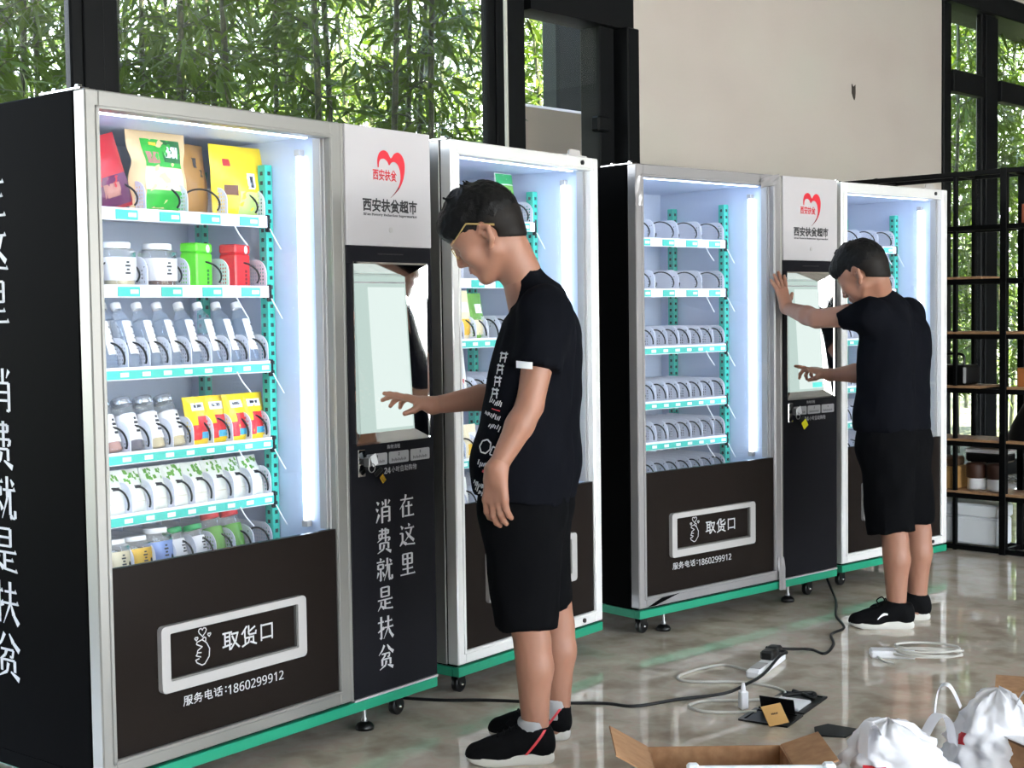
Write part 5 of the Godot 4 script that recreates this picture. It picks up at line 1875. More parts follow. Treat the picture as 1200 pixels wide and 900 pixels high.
func shoe(o: Node3D, heel: Vector3, toe: Vector3, ankle: Vector3, accent: String, swoosh: bool) -> void:
	heel.y = 0.0
	toe.y = 0.0
	var d := (toe - heel).normalized()
	var length := (toe - heel).length()
	var side := d.cross(Vector3.UP)
	var bl := Blob.new()
	var at := func(x: float, y: float, z: float) -> Vector3:
		return heel + d * x * length + Vector3(0, y, 0) + side * z
	bl.bone(at.call(0.14, 0.055, 0), at.call(0.40, 0.060, 0), 0.036, 0.040, 0.03)
	bl.bone(at.call(0.12, 0.045, 0), at.call(0.16, 0.088, 0), 0.034, 0.033, 0.03)
	bl.bone(at.call(0.40, 0.062, 0), at.call(0.66, 0.038, 0.004), 0.038, 0.036, 0.03)
	bl.bone(at.call(0.62, 0.032, 0.010), at.call(0.86, 0.024, 0.010), 0.038, 0.032, 0.03)
	bl.bone(at.call(0.62, 0.032, -0.010), at.call(0.86, 0.024, -0.008), 0.038, 0.032, 0.03)
	bl.bone(at.call(0.16, 0.08, 0), Vector3(ankle.x, 0.098, ankle.z), 0.036, 0.042, 0.03)
	bl.planes.append(plane_at(at.call(0, 0.020, 0), Vector3.DOWN))
	bl.planes.append(plane_at(Vector3(ankle.x, 0.112, ankle.z), (Vector3.UP - d * 0.10)))
	var um := MB.new()
	bl.mesh(um, 0.0055)
	var upper := part(o, "shoe", um, mats.shoe_black, "black trainer")
	var sm := MB.new()
	sm.xf = Transform3D(Basis(d, side, Vector3.UP), heel)
	var outline := PackedVector2Array()
	var half := [[-0.015, 0.012], [0.0, 0.026], [0.08, 0.036], [0.3, 0.037], [0.5, 0.042], [0.68, 0.049], [0.82, 0.046], [0.93, 0.034], [0.99, 0.018]]
	for q in half:
		outline.append(Vector2(q[0] * length, -q[1]))
	for i in half.size():
		var q: Array = half[half.size() - 1 - i]
		outline.append(Vector2(q[0] * length, q[1]))
	var ring3 := []
	for q in [[0.93, 0.0], [0.99, 0.004], [1.0, 0.014], [0.96, 0.024], [0.90, 0.030]]:
		var row := PackedVector3Array()
		for e in outline:
			var t := e.x / length
			row.append(Vector3(lerpf(0.5 * length, e.x, q[0]), e.y * q[0], q[1] * (1.0 + 0.25 * clampf(1.0 - t * 3.0, 0.0, 1.0)) + 0.012 * pow(clampf((t - 0.75) / 0.25, 0.0, 1.0), 2.0)))
		ring3.append(row)
	sm.grid(ring3, true)
	for i in range(1, outline.size() - 1):
		sm.otri(ring3[4][0], ring3[4][i], ring3[4][i + 1], Vector3(0, 0, 1))
		sm.otri(ring3[0][0], ring3[0][i], ring3[0][i + 1], Vector3(0, 0, -1))
	part(upper, "sole", sm, mats.sole_white, "white rubber sole")
	# laces
	for i in 4:
		var x := 0.42 + i * 0.07
		var w := 0.020
		var l := PackedVector3Array()
		for j in 5:
			var z := lerpf(-w, w, j / 4.0)
			l.append(bl.hit(at.call(x, 0.16, z), Vector3.DOWN) + Vector3(0, 0.002, 0))
		part(upper, "lace", MB.new().tube(l, 0.0028, 5), mats.shoe_black)
	var loop := curve([at.call(0.42, 0.102, 0.0), at.call(0.46, 0.125, 0.02), at.call(0.54, 0.108, 0.035), at.call(0.50, 0.09, 0.03)], 5)
	part(upper, "lace", MB.new().tube(loop, 0.0026, 5), mats.shoe_black)
	# printed accents on the flank towards the hall
	for s in [-1, 1]:
		var ac := MB.new()
		var rows := []
		for j in 2:
			var row := PackedVector3Array()
			for i in 7:
				var t := i / 6.0
				var x := 0.30 - 0.22 * t if not swoosh else 0.42 + 0.16 * t
				var y := (0.030 + 0.075 * t) if not swoosh else 0.062 - 0.020 * t * t
				var p: Vector3 = at.call(x + (0.035 if j == 1 else 0.0) * (0.0 if swoosh else 1.0), y + (0.011 * (1.0 - absf(t - 0.4)) if j == 1 and swoosh else 0.0), s * 0.12)
				row.append(bl.hit(p, side * -s) + side * s * 0.0014)
			rows.append(row)
		ac.grid(rows, false, s < 0)
		part(upper, "accent_stripe", ac, mats[accent])


func build_people() -> void:
	man_at_near_screen()
	man_at_far_screen()


func limbs(mb: MB, j: Dictionary, r: Vector3, back: Vector3) -> void:
	var b := Blob.new()
	for s in [-1, 1]:
		b.bone(j.pelvis + r * 0.07 * s, j.chest + r * 0.085 * s, 0.092, 0.094, 0.05)
	b.bone(j.shoulder_l, j.shoulder_r, 0.05, 0.05, 0.05)
	b.bone(j.chest, j.neck, 0.08, 0.058, 0.04)
	for s in ["_l", "_r"]:
		var sh: Vector3 = j["shoulder" + s]
		var el: Vector3 = j["elbow" + s]
		var wr: Vector3 = j["wrist" + s]
		b.chain([sh, sh.lerp(el, 0.4), el, el.lerp(wr, 0.3), wr], [0.05, 0.049, 0.040, 0.042, 0.0275], 0.012)
		var hip: Vector3 = j["hip" + s]
		var kn: Vector3 = j["knee" + s]
		var an: Vector3 = j["ankle" + s]
		b.bone(hip, kn, 0.082, 0.058, 0.03)
		b.bone(kn, an, 0.052, 0.034, 0.02)
		b.bone(kn.lerp(an, 0.18) + back * 0.022, kn.lerp(an, 0.42) + back * 0.020, 0.044, 0.044, 0.03)
		b.bone(kn.lerp(an, 0.42) + back * 0.020, an + back * 0.012, 0.044, 0.026, 0.03)
		b.bone(an, an - Vector3(0, 0.06, 0), 0.034, 0.034, 0.02)
	b.mesh(mb, 0.0125)


func cloth(o: Node3D, called: String, bl: Blob, m: Material, label: String, seed_: int, cell := 0.0115) -> MeshInstance3D:
	bl.wrinkle = 0.016
	bl.noise.seed = seed_
	bl.noise.frequency = 5.5
	bl.noise.fractal_octaves = 3
	var mb := MB.new()
	bl.mesh(mb, cell)
	return part(o, called, mb, m, label)


func man_at_near_screen() -> void:
	var o := thing("person", "man in black printed t-shirt and glasses touching the nearer screen", "person", Vector3(0.06, 0, -4.24))
	var j := {
		"neck": Vector3(-0.030, 1.462, -0.010), "chest_top": Vector3(0.031, 1.380, -0.010), "chest": Vector3(0.030, 1.256, -0.010),
		"belly": Vector3(-0.022, 0.893, -0.010), "pelvis": Vector3(-0.023, 0.800, -0.010),
		"shoulder_l": Vector3(0.046, 1.350, 0.165), "elbow_l": Vector3(-0.010, 1.075, 0.215), "wrist_l": Vector3(-0.108, 0.897, 0.250),
		"shoulder_r": Vector3(0.040, 1.350, -0.180), "elbow_r": Vector3(-0.094, 1.082, -0.270), "wrist_r": Vector3(-0.316, 1.050, -0.250),
		"hip_l": Vector3(-0.028, 0.760, 0.088), "knee_l": Vector3(-0.022, 0.430, 0.108), "ankle_l": Vector3(-0.008, 0.088, 0.100),
		"hip_r": Vector3(-0.007, 0.750, -0.105), "knee_r": Vector3(0.060, 0.420, -0.120), "ankle_r": Vector3(0.066, 0.088, -0.125),
	}
	var f := Vector3(-0.985, 0, -0.17).normalized()
	var r := Vector3(0.17, 0, -0.985).normalized()
	var skin := MB.new()
	limbs(skin, j, r, -f)
	hand(skin, j.elbow_r, j.wrist_r, Vector3(-0.93, 0.30, -0.19), Vector3(-0.25, -0.95, 0.05), 1.0, [0.10, 0.34, 0.55, 0.7], 0.35, Vector3(0.55, 0.40, 0.85))
	hand(skin, j.elbow_l, j.wrist_l, Vector3(-0.04, -1.0, 0.0), Vector3(0.55, 0.0, -0.83), -1.0, [0.50, 0.46, 0.42, 0.40], 0.2, Vector3(0.95, 0.25, 0.45), 1.1)
	var fwd := Vector3(-0.82, -0.56, -0.12)
	var up := Vector3(-0.56, 0.82, 0.0)
	head(o, skin, Vector3(-0.132, 1.578, 0.012), fwd, up, j.neck, 1.10, 26)
	var body := part(o, "body", skin, mats.skin)
	body.set_meta("label", "bare arms, legs and face")
	# glasses: temple arms, rims
	fwd = fwd.normalized()
	up = (up - fwd * up.dot(fwd)).normalized()
	var side := fwd.cross(up)
	var c := Vector3(-0.132, 1.578, 0.012)
	for s in [-1, 1]:
		var g := MB.new().tube(PackedVector3Array([c + fwd * 0.100 + up * 0.030 + side * 0.066 * s, Vector3(-0.180, 1.614, 0.012) + side * 0.090 * s, Vector3(-0.095, 1.610, 0.012) + side * 0.097 * s]), [0.0007, 0.0034, 0.0040], 6)
		var tm := part(o, "glasses_temple", g, mats.gold, "gold temple arm of the glasses")
		var rim := PackedVector3Array()
		for k in 17:
			var a := TAU * k / 16
			rim.append(c + fwd * 0.104 + up * (0.004 + sin(a) * 0.021) + side * (0.035 * s + cos(a) * 0.028))
		part(tm, "rim", MB.new().tube(rim, 0.0016, 5, false), mats.gold)
	part(o, "glasses_bridge", MB.new().tube(PackedVector3Array([c + fwd * 0.106 + up * 0.01 - side * 0.008, c + fwd * 0.110 + up * 0.013, c + fwd * 0.106 + up * 0.01 + side * 0.008]), 0.0016, 5), mats.gold)
	# shorts
	var sh := Blob.new()
	for s in [-1, 1]:
		sh.bone(j.belly + r * 0.075 * s + Vector3(0, 0.0, 0), j.pelvis + r * 0.085 * s - Vector3(0, 0.03, 0), 0.115, 0.128, 0.06)
	sh.bone(j.hip_l, Vector3(-0.028, 0.402, 0.108), 0.122, 0.092, 0.05, true)
	sh.bone(j.hip_r, Vector3(0.040, 0.420, -0.115), 0.120, 0.088, 0.05, true)
	cloth(o, "shorts", sh, mats.shorts, "black knee-length shorts", 4)
	# t-shirt
	var ts := Blob.new()
	for s in [-1, 1]:
		ts.bone(j.chest + r * 0.085 * s + Vector3(0.0, 0.02, 0), j.belly + r * 0.095 * s, 0.116, 0.140, 0.06)
		ts.bone(j.belly + r * 0.095 * s, j.pelvis + r * 0.095 * s - Vector3(0, 0.06, 0), 0.140, 0.146, 0.06)
	ts.bone(j.shoulder_l - Vector3(0, 0.012, 0), j.shoulder_r - Vector3(0, 0.012, 0), 0.066, 0.066, 0.05)
	ts.bone(j.chest_top, j.neck - Vector3(-0.01, 0.022, 0), 0.082, 0.066, 0.05)
	ts.bone(j.shoulder_l, (j.shoulder_l as Vector3).lerp(j.elbow_l, 0.60), 0.074, 0.072, 0.03, true)
	ts.bone(j.shoulder_r, (j.shoulder_r as Vector3).lerp(j.elbow_r, 0.60), 0.074, 0.072, 0.03, true)
	ts.planes.append(plane_at(Vector3(-0.03, 0.79, 0), Vector3(-0.14, -1, 0)))
	ts.planes.append(plane_at((j.neck as Vector3) + Vector3(0.0, -0.012, 0), Vector3(-0.62, 0.78, 0)))
	var shirt := cloth(o, "t_shirt", ts, mats.shirt, "black t-shirt with white brush print", 2)
	shirt_print(shirt, ts, j)
	# sleeve tag
	var el: Vector3 = (j.shoulder_l as Vector3).lerp(j.elbow_l, 0.555)
	var tg := MB.new()
	var rows := []
	for y in 2:
		var row := PackedVector3Array()
		for x in 5:
			row.append(ts.hit(el + Vector3(-0.062 + x * 0.0115, (y - 0.5) * 0.020 - x * 0.001, 0.2), Vector3(0, 0, -1)) + Vector3(0, 0, 0.004))
		rows.append(row)
	tg.grid(rows)
	part(shirt, "sleeve_tag", tg, mats.label_white, "white woven tag on the sleeve hem")
	shoe(o, Vector3(0.048, 0, 0.100), Vector3(-0.215, 0, 0.112), j.ankle_l, "coral", false)
	shoe(o, Vector3(0.106, 0, -0.125), Vector3(-0.150, 0, -0.150), j.ankle_r, "coral", false)
	for q in [j.ankle_l, j.ankle_r]:
		part(o, "sock", MB.new().lathe(q - Vector3(0.004, 0.02, 0), [[0.043, 0], [0.046, 0.02], [0.0455, 0.056], [0.043, 0.062], [0.034, 0.063]], 16), mats.sock, "grey ankle sock")


func shirt_print(shirt: Node3D, ts: Blob, j: Dictionary) -> void:
	# white brush marks down the front left of the shirt, projected on the cloth
	var r := RandomNumberGenerator.new()
	r.seed = 5
	var dir := Vector3(0.3, 0, -0.954).normalized()
	var across := Vector3(0.954, 0, 0.3)
	var white := MB.new()
	var red := MB.new()
	var base := Vector3(-0.098, 0, 0.08)
	var dab := func(mb: MB, x0: float, y0: float, x1: float, y1: float, w: float) -> void:
		var n := 5
		var rows := [PackedVector3Array(), PackedVector3Array()]
		var d := Vector2(x1 - x0, y1 - y0).normalized()
		var o := Vector2(-d.y, d.x) * w * 0.5
		for i in n:
			var t := i / float(n - 1)
			var c := Vector2(x0, y0).lerp(Vector2(x1, y1), t)
			for e in 2:
				var q := c + o * (1.0 - 2.0 * e)
				var p: Vector3 = base + across * (q.x + (q.y - 0.9) * 0.09) + Vector3(0, q.y, 0) - dir * 0.4
				rows[e].append(ts.hit(p, dir) - dir * 0.0035)
		mb.grid(rows, false, true)
	# upright brush characters
	for g in 4:
		var y := 1.215 - g * 0.035
		var x := 0.012 - g * 0.006
		for s in [[-0.016, 0.012, 0.016, 0.010], [-0.010, 0.016, -0.012, -0.014], [0.008, 0.016, 0.010, -0.014], [-0.014, -0.002, 0.014, 0.0]]:
			dab.call(white, x + s[0], y + s[1], x + s[2], y + s[3], 0.0045)
	# small scrawl
	for q in [[1.085, 0.0, 0.05, 7], [1.045, -0.01, 0.062, 10], [1.012, 0.005, 0.045, 6], [0.905, -0.005, 0.055, 9], [0.845, -0.012, 0.062, 11], [0.825, -0.010, 0.052, 9]]:
		for i in q[3]:
			var x: float = q[1] - q[2] * 0.45 + q[2] * i / q[3]
			var y: float = q[0] - 0.25 * (x - q[1]) + r.randf_range(-0.004, 0.004)
			dab.call(white, x, y - r.randf_range(0.002, 0.009), x + r.randf_range(0.002, 0.006), y + r.randf_range(0.002, 0.009), 0.0038)
	# two linked outlined shapes
	for q in [[-0.012, 0.958, 0.020, 7], [0.022, 0.945, 0.016, 4]]:
		for i in q[3]:
			var a: float = TAU * i / q[3] + 0.5
			var b: float = TAU * (i + 1) / q[3] + 0.5
			dab.call(white, q[0] + cos(a) * q[2], q[1] + sin(a) * q[2], q[0] + cos(b) * q[2], q[1] + sin(b) * q[2], 0.0040)
	dab.call(red, -0.012, 0.888, 0.034, 0.876, 0.007)
	dab.call(red, -0.01, 1.066, 0.02, 1.060, 0.003)
	part(shirt, "white_print", white, mats.print_white, "white brush lettering").set_meta("kind", "stuff")
	part(shirt, "red_print", red, mats.coral)


func man_at_far_screen() -> void:
	var o := thing("person", "man in plain dark t-shirt leaning one hand on the farther machine", "person", Vector3(1.62, 0, -5.93))
	var j := {
		"neck": Vector3(-0.070, 1.405, -0.010), "chest_top": Vector3(-0.020, 1.330, -0.010), "chest": Vector3(0.002, 1.200, -0.010),
		"belly": Vector3(-0.001, 0.873, -0.015), "pelvis": Vector3(0.004, 0.790, -0.015),
		"shoulder_l": Vector3(-0.130, 1.318, 0.115), "elbow_l": Vector3(-0.318, 1.300, -0.045), "wrist_l": Vector3(-0.405, 1.348, -0.252),
		"shoulder_r": Vector3(0.092, 1.318, -0.150), "elbow_r": Vector3(-0.060, 1.060, -0.240), "wrist_r": Vector3(-0.193, 1.045, -0.340),
		"hip_l": Vector3(-0.050, 0.745, 0.070), "knee_l": Vector3(-0.033, 0.430, 0.100), "ankle_l": Vector3(-0.020, 0.090, 0.098),
		"hip_r": Vector3(0.070, 0.735, -0.070), "knee_r": Vector3(0.108, 0.435, -0.050), "ankle_r": Vector3(0.112, 0.090, -0.055),
	}
	var f := Vector3(-0.75, 0, -0.66).normalized()
	var r := Vector3(0.66, 0, -0.75).normalized()
	var skin := MB.new()
	limbs(skin, j, r, Vector3(0.9, 0, 0.3))
	hand(skin, j.elbow_r, j.wrist_r, Vector3(-0.79, 0.30, -0.53), Vector3(-0.1, -0.95, -0.1), 1.0, [0.06, 0.75, 0.95, 1.0], 0.3, Vector3(0.65, 0.35, 0.75))
	hand(skin, j.elbow_l, j.wrist_l, Vector3(-0.22, 0.95, -0.24), Vector3(-0.656, -0.10, -0.755), -1.0, [0.04, 0.03, 0.04, 0.08], 0.9, Vector3(0.5, 0.9, 0.0))
	head(o, skin, Vector3(-0.138, 1.478, 0.020), Vector3(-0.66, -0.52, -0.50), Vector3(-0.42, 0.85, -0.32), j.neck, 1.06, 8)
	var body := part(o, "body", skin, mats.skin)
	body.set_meta("label", "bare arms, legs and face")
	var sh := Blob.new()
	for s in [-1, 1]:
		sh.bone(j.belly + r * 0.07 * s, j.pelvis + r * 0.08 * s - Vector3(0, 0.03, 0), 0.108, 0.122, 0.06)
	sh.bone(j.hip_l, Vector3(-0.034, 0.402, 0.100), 0.112, 0.098, 0.05, true)
	sh.bone(j.hip_r, Vector3(0.090, 0.420, -0.055), 0.110, 0.090, 0.05, true)
	cloth(o, "shorts", sh, mats.shorts, "black knee-length shorts", 14)
	var ts := Blob.new()
	for s in [-1, 1]:
		ts.bone(j.chest + r * 0.088 * s + Vector3(0, 0.02, 0), j.belly + r * 0.078 * s, 0.112, 0.114, 0.06)
		ts.bone(j.belly + r * 0.078 * s, j.pelvis + r * 0.08 * s - Vector3(0, 0.06, 0), 0.114, 0.120, 0.06)
	ts.bone(j.shoulder_l - Vector3(0, 0.012, 0), j.shoulder_r - Vector3(0, 0.012, 0), 0.066, 0.066, 0.05)
	ts.bone(j.chest_top, j.neck - Vector3(-0.01, 0.03, 0), 0.084, 0.068, 0.05)
	ts.bone(j.shoulder_l, (j.shoulder_l as Vector3).lerp(j.elbow_l, 0.55), 0.072, 0.066, 0.03, true)
	ts.bone(j.shoulder_r, (j.shoulder_r as Vector3).lerp(j.elbow_r, 0.58), 0.072, 0.066, 0.03, true)
	ts.planes.append(plane_at(Vector3(0, 0.825, 0), Vector3(0, -1, 0)))
	ts.planes.append(plane_at((j.neck as Vector3) + Vector3(0, -0.02, 0), Vector3(-0.40, 0.86, -0.30)))
	cloth(o, "t_shirt", ts, mats.shirt, "plain dark t-shirt", 12)
	shoe(o, Vector3(0.050, 0, 0.108), Vector3(-0.215, 0, 0.085), j.ankle_l, "label_white", true)
	shoe(o, Vector3(0.166, 0, -0.050), Vector3(-0.085, 0, -0.090), j.ankle_r, "label_white", true)


# ---------------------------------------------------------------- things lying on the floor
func build_floor_things() -> void:
	# white extension lead with two black plugs
	var s := thing("power_strip", "white power strip with black plugs lying between the machines and floor socket", "power strip", Vector3(0.935, 0, -5.17), deg_to_rad(62))
	part(s, "body", MB.new().span(-0.16, 0, -0.028, 0.16, 0.034, 0.028, 0.008), mats.label_white)
	for x in [0.03, 0.10]:
		part(s, "plug", MB.new().span(x - 0.028, 0.030, -0.026, x + 0.028, 0.068, 0.026, 0.008), mats.cable_black, "black plug")
	part(s, "socket_face", MB.new().span(-0.13, 0.034, -0.02, -0.04, 0.036, 0.02), mats.grey_plastic)
	var g := func(x: float, z: float, y := 0.005) -> Vector3:
		return Vector3(x, y, z)
	tag(part(self, "white_cable", MB.new().tube(curve([g.call(0.86, -5.08, 0.018), g.call(0.80, -5.22), g.call(0.72, -5.20), g.call(0.60, -5.08), g.call(0.62, -5.00), g.call(0.80, -4.98), g.call(0.90, -4.92), g.call(0.94, -4.84), g.call(0.90, -4.77), g.call(0.80, -4.745), g.call(0.66, -4.745), g.call(0.585, -4.69), g.call(0.62, -4.62), g.call(0.72, -4.60), g.call(0.80, -4.61)], 8), 0.0052, 7), mats.cable_white), "white cable looping from the power strip to the floor socket", "cable")
	tag(part(self, "black_cable", MB.new().tube(curve([g.call(-0.66, -5.02), g.call(-0.45, -4.86), g.call(-0.27, -4.80), g.call(-0.10, -4.79), g.call(0.12, -4.745), g.call(0.30, -4.73), g.call(0.40, -4.69), g.call(0.55, -4.76, 0.006), g.call(0.72, -4.80, 0.014), g.call(0.82, -4.92, 0.014), g.call(0.90, -5.03, 0.02), g.call(0.985, -5.17, 0.05), g.call(1.02, -5.22, 0.052), g.call(0.96, -5.24, 0.056)], 8), 0.0058, 7), mats.cable_black), "black cable running across the floor to the power strip", "cable")
	tag(part(self, "black_cable", MB.new().tube(curve([g.call(0.955, -5.27, 0.058), g.call(1.05, -5.36, 0.03), g.call(1.16, -5.45), g.call(1.20, -5.38), g.call(1.27, -5.53), g.call(1.30, -5.70), g.call(1.38, -5.82), g.call(1.40, -6.05), g.call(1.47, -6.35), g.call(1.50, -6.62, 0.03), g.call(1.48, -6.72, 0.12)], 8), 0.0058, 7), mats.cable_black), "kinked black cable from the power strip to the far machine", "cable")
	# open floor socket: two recessed frames with flaps
	var f := thing("floor_socket", "open floor socket box with a kraft card standing on it", "socket", Vector3(0.865, 0, -4.59), deg_to_rad(58))
	var fr := MB.new()
	ring(fr, rounded(-0.13, -0.085, 0.02, 0.085, 0.004), rounded(-0.115, -0.07, 0.005, 0.07, 0.003), 0, 0.006)
	ring(fr, rounded(0.05, -0.07, 0.28, 0.07, 0.004), rounded(0.062, -0.058, 0.268, 0.058, 0.003), 0, 0.006)
	var flat := MB.new()
	flat.xf = Transform3D(Basis(Vector3.RIGHT, -PI / 2), Vector3.ZERO)
	ring(flat, rounded(-0.13, -0.085, 0.02, 0.085, 0.004), rounded(-0.115, -0.07, 0.005, 0.07, 0.003), 0, 0.006)
	ring(flat, rounded(0.035, -0.08, 0.27, 0.08, 0.004), rounded(0.047, -0.068, 0.258, 0.068, 0.003), 0, 0.006)
	part(f, "frame", flat, mats.dark_metal)
	part(f, "tray", MB.new().span(-0.116, 0.0005, -0.071, 0.006, 0.002, 0.071).span(0.046, 0.0005, -0.069, 0.259, 0.002, 0.069), mats.rubber)
	part(f, "socket_plate", MB.new().span(0.055, 0.002, -0.055, 0.175, 0.012, 0.055, 0.003), mats.label_white, "white socket plate")
	part(f, "cable_bundle", MB.new().tube(curve([Vector3(0.18, 0.012, -0.05), Vector3(0.21, 0.02, 0.0), Vector3(0.24, 0.018, 0.04), Vector3(0.20, 0.015, 0.05), Vector3(0.23, 0.02, -0.03)], 5), 0.008, 6), mats.cable_black)
	var flap := MB.new()
	flap.xf = Transform3D(Basis(Vector3(0, 0, 1), 1.9), Vector3(0.012, 0.004, 0))
	flap.box(Vector3(0.028, 0, 0.0), Vector3(0.056, 0.003, 0.12), 0.001)
	part(f, "flap", flap, mats.dark_metal)
	var card := thing("kraft_card", "small kraft card leaning over the open floor socket", "card", Vector3(0.838, 0.006, -4.475), deg_to_rad(14))
	var cm := MB.new()
	cm.xf = Transform3D(Basis(Vector3(1, 0, 0), -0.75) * Basis(Vector3(0, 0, 1), 0.12), Vector3(0, 0.002, 0.03))
	cm.span(-0.036, 0.0, -0.002, 0.036, 0.072, 0.002, 0.001)
	var cp := part(card, "sheet", cm, mats.kraft_card)
	var mk := MB.new()
	mk.xf = cm.xf
	for i in 5:
		mk.span(-0.012 + i * 0.005, 0.036, 0.002, -0.009 + i * 0.005, 0.042, 0.0026)
	part(cp, "small_print", mk, mats.jar_brown)
	var post := thing("white_plug", "white plug standing upright beside the kraft card", "plug", Vector3(0.765, 0, -4.66), 0.3)
	part(post, "body", MB.new().span(-0.014, 0, -0.014, 0.014, 0.062, 0.014, 0.004), mats.label_white)
	part(post, "neck", MB.new().lathe(Vector3(0, 0.06, 0), [[0.009, 0], [0.008, 0.015], [0.005, 0.028], [0.001, 0.029]], 8), mats.label_white)
	# charger with a coiled white cable
	var c := thing("charger", "white charger block with a coiled cable behind the second man's shoes", "charger", Vector3(1.45, 0, -5.33), deg_to_rad(-8))
	part(c, "block", MB.new().span(-0.085, 0, -0.035, 0.085, 0.03, 0.035, 0.007), mats.label_white)
	var coil := PackedVector3Array()
	for i in 74:
		var a := i * 0.30
		coil.append(Vector3(0.13 + cos(a) * (0.125 - 0.008 * sin(a * 0.43)), 0.018 + 0.010 * sin(a * 0.5) + 0.0004 * i, 0.02 + sin(a) * 0.055 + 0.012 * sin(a * 0.31)))
	part(c, "coiled_cable", MB.new().tube(coil, 0.0048, 6), mats.cable_white)
	part(c, "loose_end", MB.new().tube(curve([Vector3(-0.06, 0.008, 0.03), Vector3(-0.04, 0.006, 0.10), Vector3(-0.01, 0.005, 0.12)]), 0.0042, 6), mats.cable_white)
	# thin grey tile offcut
	var t := thing("tile_offcut", "thin grey tile piece on the floor beside the white bags", "tile", Vector3(1.00, 0, -4.39), 0.4)
	part(t, "slab", MB.new().extrude_flat([Vector2(-0.075, -0.02), Vector2(0.0, -0.075), Vector2(0.085, -0.03), Vector2(0.03, 0.06), Vector2(-0.03, 0.05)], 0.006), mats.slate_render)
	# open carton with a clear tray in it
	carton()
	bags()
	var b := thing("closed_carton", "brown carton with a round printed mark at the right edge", "box", Vector3(1.685, 0, -4.255), deg_to_rad(-20))
	part(b, "body", MB.new().span(-0.20, 0, -0.16, 0.20, 0.15, 0.16, 0.003), mats.cardboard)
	part(b, "top_flap", MB.new().span(-0.20, 0.15, -0.16, 0.0, 0.154, 0.16), mats.cardboard)
	part(b, "dark_top", MB.new().span(0.0, 0.151, -0.16, 0.20, 0.154, 0.16), mats.cardboard_dark)
	var em := MB.new()
	var loop := PackedVector3Array()
	for i in 21:
		var a := TAU * i / 20
		loop.append(Vector3(-0.075 + cos(a) * 0.045, 0.090 + sin(a) * 0.045, 0.1605))
	em.tube(loop, 0.0025, 4, false)
	for q in [[0.0, 0.018], [0.0, -0.018]]:
		em.span(-0.090 + q[0], 0.078 + q[1], 0.16, -0.060 + q[0], 0.102 + q[1], 0.1615, 0.0)
	for i in 9:
		em.span(-0.13 + i * 0.022, 0.024, 0.16, -0.115 + i * 0.022, 0.032, 0.1612)
	part(b, "printed_mark", em, mats.cardboard_dark)
	b = thing("low_carton", "brown carton with a white sheet on top at the lower right corner", "box", Vector3(1.565, 0, -3.80), deg_to_rad(20))
	part(b, "body", MB.new().span(-0.16, 0, -0.15, 0.16, 0.13, 0.15, 0.003), mats.cardboard)
	part(b, "paper_sheet", MB.new().span(-0.17, 0.14, -0.15, 0.15, 0.144, 0.14), mats.label_white)
	part(b, "top_flap", MB.new().span(-0.16, 0.13, -0.15, 0.16, 0.135, 0.15), mats.cardboard_dark)


func carton() -> void:
	var o := thing("open_carton", "open brown carton on the floor at the bottom of the picture", "box", Vector3(0.549, 0, -3.72), deg_to_rad(0))
	var w := 0.187
	var d := 0.13
	var h := 0.13
	part(o, "back_panel", MB.new().span(-w, 0, -d, w, h, -d + 0.005), mats.cardboard)
	part(o, "front_panel", MB.new().span(-w, 0, d - 0.005, w, h, d), mats.cardboard)
	part(o, "side_panel", MB.new().span(-w, 0, -d, -w + 0.005, h, d), mats.cardboard)
	part(o, "side_panel", MB.new().span(w - 0.005, 0, -d, w, h, d), mats.cardboard)
	part(o, "bottom_panel", MB.new().span(-w, 0, -d, w, 0.005, d), mats.cardboard)
	var fl := MB.new()
	fl.xf = Transform3D(Basis(Vector3(0, 0, 1), 1.05), Vector3(-w, h, 0))
	fl.span(-0.002, 0, -d, 0.002, 0.12, d)
	part(o, "flap", fl, mats.cardboard)
	fl = MB.new()
	fl.xf = Transform3D(Basis(Vector3(0, 0, 1), -1.25), Vector3(w, h, 0))
	fl.span(-0.002, 0, -d, 0.002, 0.11, d * 0.9)
	part(o, "flap", fl, mats.cardboard)
	fl = MB.new()
	fl.xf = Transform3D(Basis(Vector3(1, 0, 0), 3.02), Vector3(0, h, d + 0.003))
	fl.span(-w, 0, -0.002, w, 0.12, 0.002)
	part(o, "flap", fl, mats.cardboard)
	# clear plastic tray standing in the carton
	var t := thing("plastic_tray", "clear white plastic tray with raised corners in front of the open carton", "tray", Vector3(0.626, 0, -3.452), deg_to_rad(-1))
	var m := MB.new()
	ring_up(m, 0.175, 0.10, 0.0, 0.165, 0.012)
	part(t, "walls", m, mats.clear_tray)
	m = MB.new()
	for q in [[-0.175, -0.10], [0.175, -0.10], [-0.175, 0.10], [0.175, 0.10]]:
		part(t, "corner", MB.new().span(q[0] - 0.016, 0.153, q[1] - 0.016, q[0] + 0.016, 0.177, q[1] + 0.016, 0.006), mats.foam)
	m = MB.new()
	m.span(-0.175, 0.159, -0.112, 0.175, 0.169, -0.096, 0.003)
	m.span(-0.175, 0.159, 0.096, 0.175, 0.169, 0.112, 0.003)
	m.span(-0.186, 0.159, -0.10, -0.170, 0.169, 0.10, 0.003)
	m.span(0.170, 0.159, -0.10, 0.186, 0.169, 0.10, 0.003)
	part(t, "rim", m, mats.foam)
	part(t, "base", MB.new().span(-0.165, 0, -0.09, 0.165, 0.10, 0.09, 0.004), mats.foam)


func ring_up(mb: MB, a: float, b: float, y0: float, y1: float, th: float) -> void:
	mb.span(-a, y0, -b, a, y1, -b + th * 0.3)
	mb.span(-a, y0, b - th * 0.3, a, y1, b)
	mb.span(-a, y0, -b, -a + th * 0.3, y1, b)
	mb.span(a - th * 0.3, y0, -b, a, y1, b)


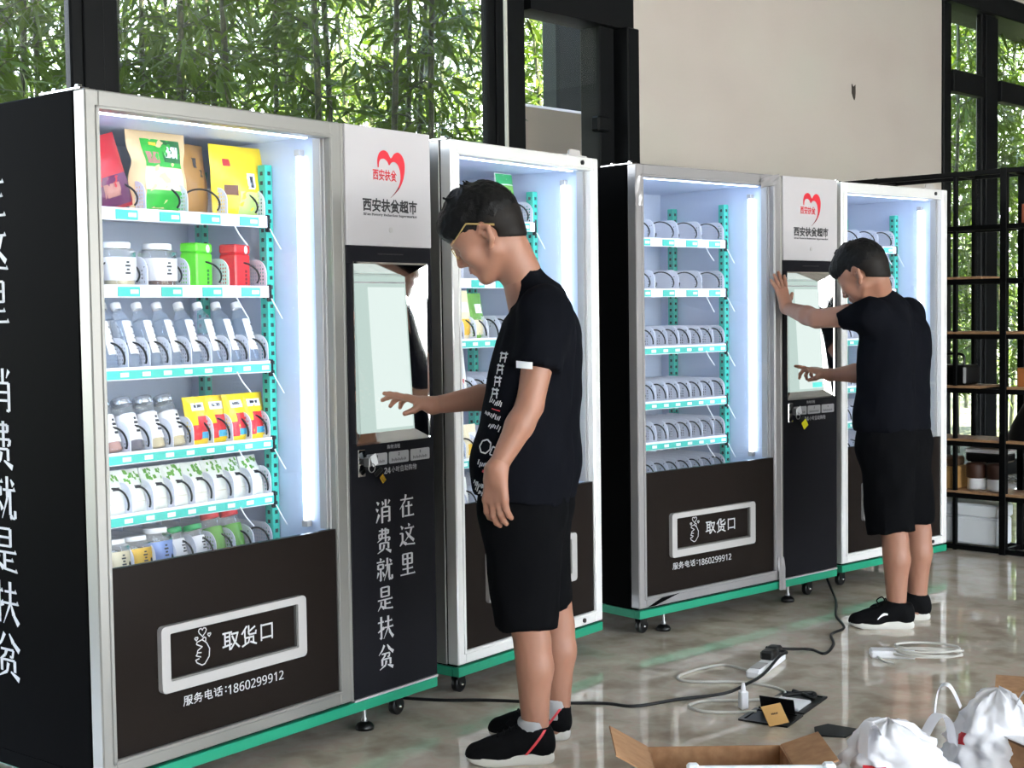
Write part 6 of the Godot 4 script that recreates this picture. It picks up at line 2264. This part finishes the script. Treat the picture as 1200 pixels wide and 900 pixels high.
func bags() -> void:
	var n := FastNoiseLite.new()
	n.seed = 3
	n.frequency = 7.0
	n.fractal_octaves = 3
	var specs := [
		["white plastic shopping bag slumped in front, with a red mark", Vector3(1.05, 0, -3.80), Vector3(0.17, 0.215, 0.14), 0.3, 1],
		["white plastic shopping bag behind, with a standing handle loop", Vector3(1.345, 0, -3.95), Vector3(0.135, 0.255, 0.12), -0.4, 2]]
	for q in specs:
		var o := thing("plastic_bag", q[0], "bag", q[1], q[3], "white plastic shopping bags")
		var size: Vector3 = q[2]
		var rows := []
		for j in 25:
			var t := j / 24.0
			var row := PackedVector3Array()
			for i in 40:
				var a := TAU * i / 40
				var d := Vector3(cos(a), 0, sin(a))
				# slumped sack: broad low down, gathered to an off-centre peak
				var prof := sqrt(maxf(0.0, 1.0 - pow(t, 2.2))) * (1.0 - 0.14 * t) + 0.02
				var crease := n.get_noise_3d(d.x * 0.35 + q[4] * 7.0, t * 0.5, d.z * 0.35)
				var sharp := absf(n.get_noise_3d(d.x * 0.22 - 3.0, t * 0.28 + q[4] * 5.0, d.z * 0.22))
				var k := prof * (1.0 + 0.34 * crease - 0.30 * sharp)
				row.append(Vector3(d.x * size.x * k - 0.03 * t * (1 if q[4] == 1 else -1), t * size.y * (1.0 + 0.10 * crease * t), d.z * size.z * k))
			rows.append(row)
		var m := MB.new()
		m.grid(rows, true, true)
		part(o, "sack", m, mats.plastic_bag)
		# handle loops
		for s in [-1, 1]:
			var hm := MB.new()
			var hr := []
			var pts := curve([Vector3(s * 0.07, size.y * 0.78, 0.02), Vector3(s * 0.10, size.y * 1.02, 0.03), Vector3(s * 0.13, size.y * 0.98, 0.04), Vector3(s * 0.14, size.y * 0.66, 0.05)], 5)
			for p in pts:
				hr.append(PackedVector3Array([p + Vector3(0, 0, -0.022), p + Vector3(0.004, 0.003, 0), p + Vector3(0, 0, 0.022)]))
			hm.grid(hr)
			part(o, "handle", hm, mats.plastic_bag)
		var red := MB.new()
		var rr := []
		for j in 4:
			var row := PackedVector3Array()
			for i in 4:
				var jj := 10 + j
				var ii := (14 + i) % 40
				var p: Vector3 = rows[jj][ii]
				row.append(p + Vector3(p.x, 0, p.z).normalized() * 0.002)
			rr.append(row)
		red.grid(rr, false, true)
		part(o, "printed_mark", red, mats.print_red)
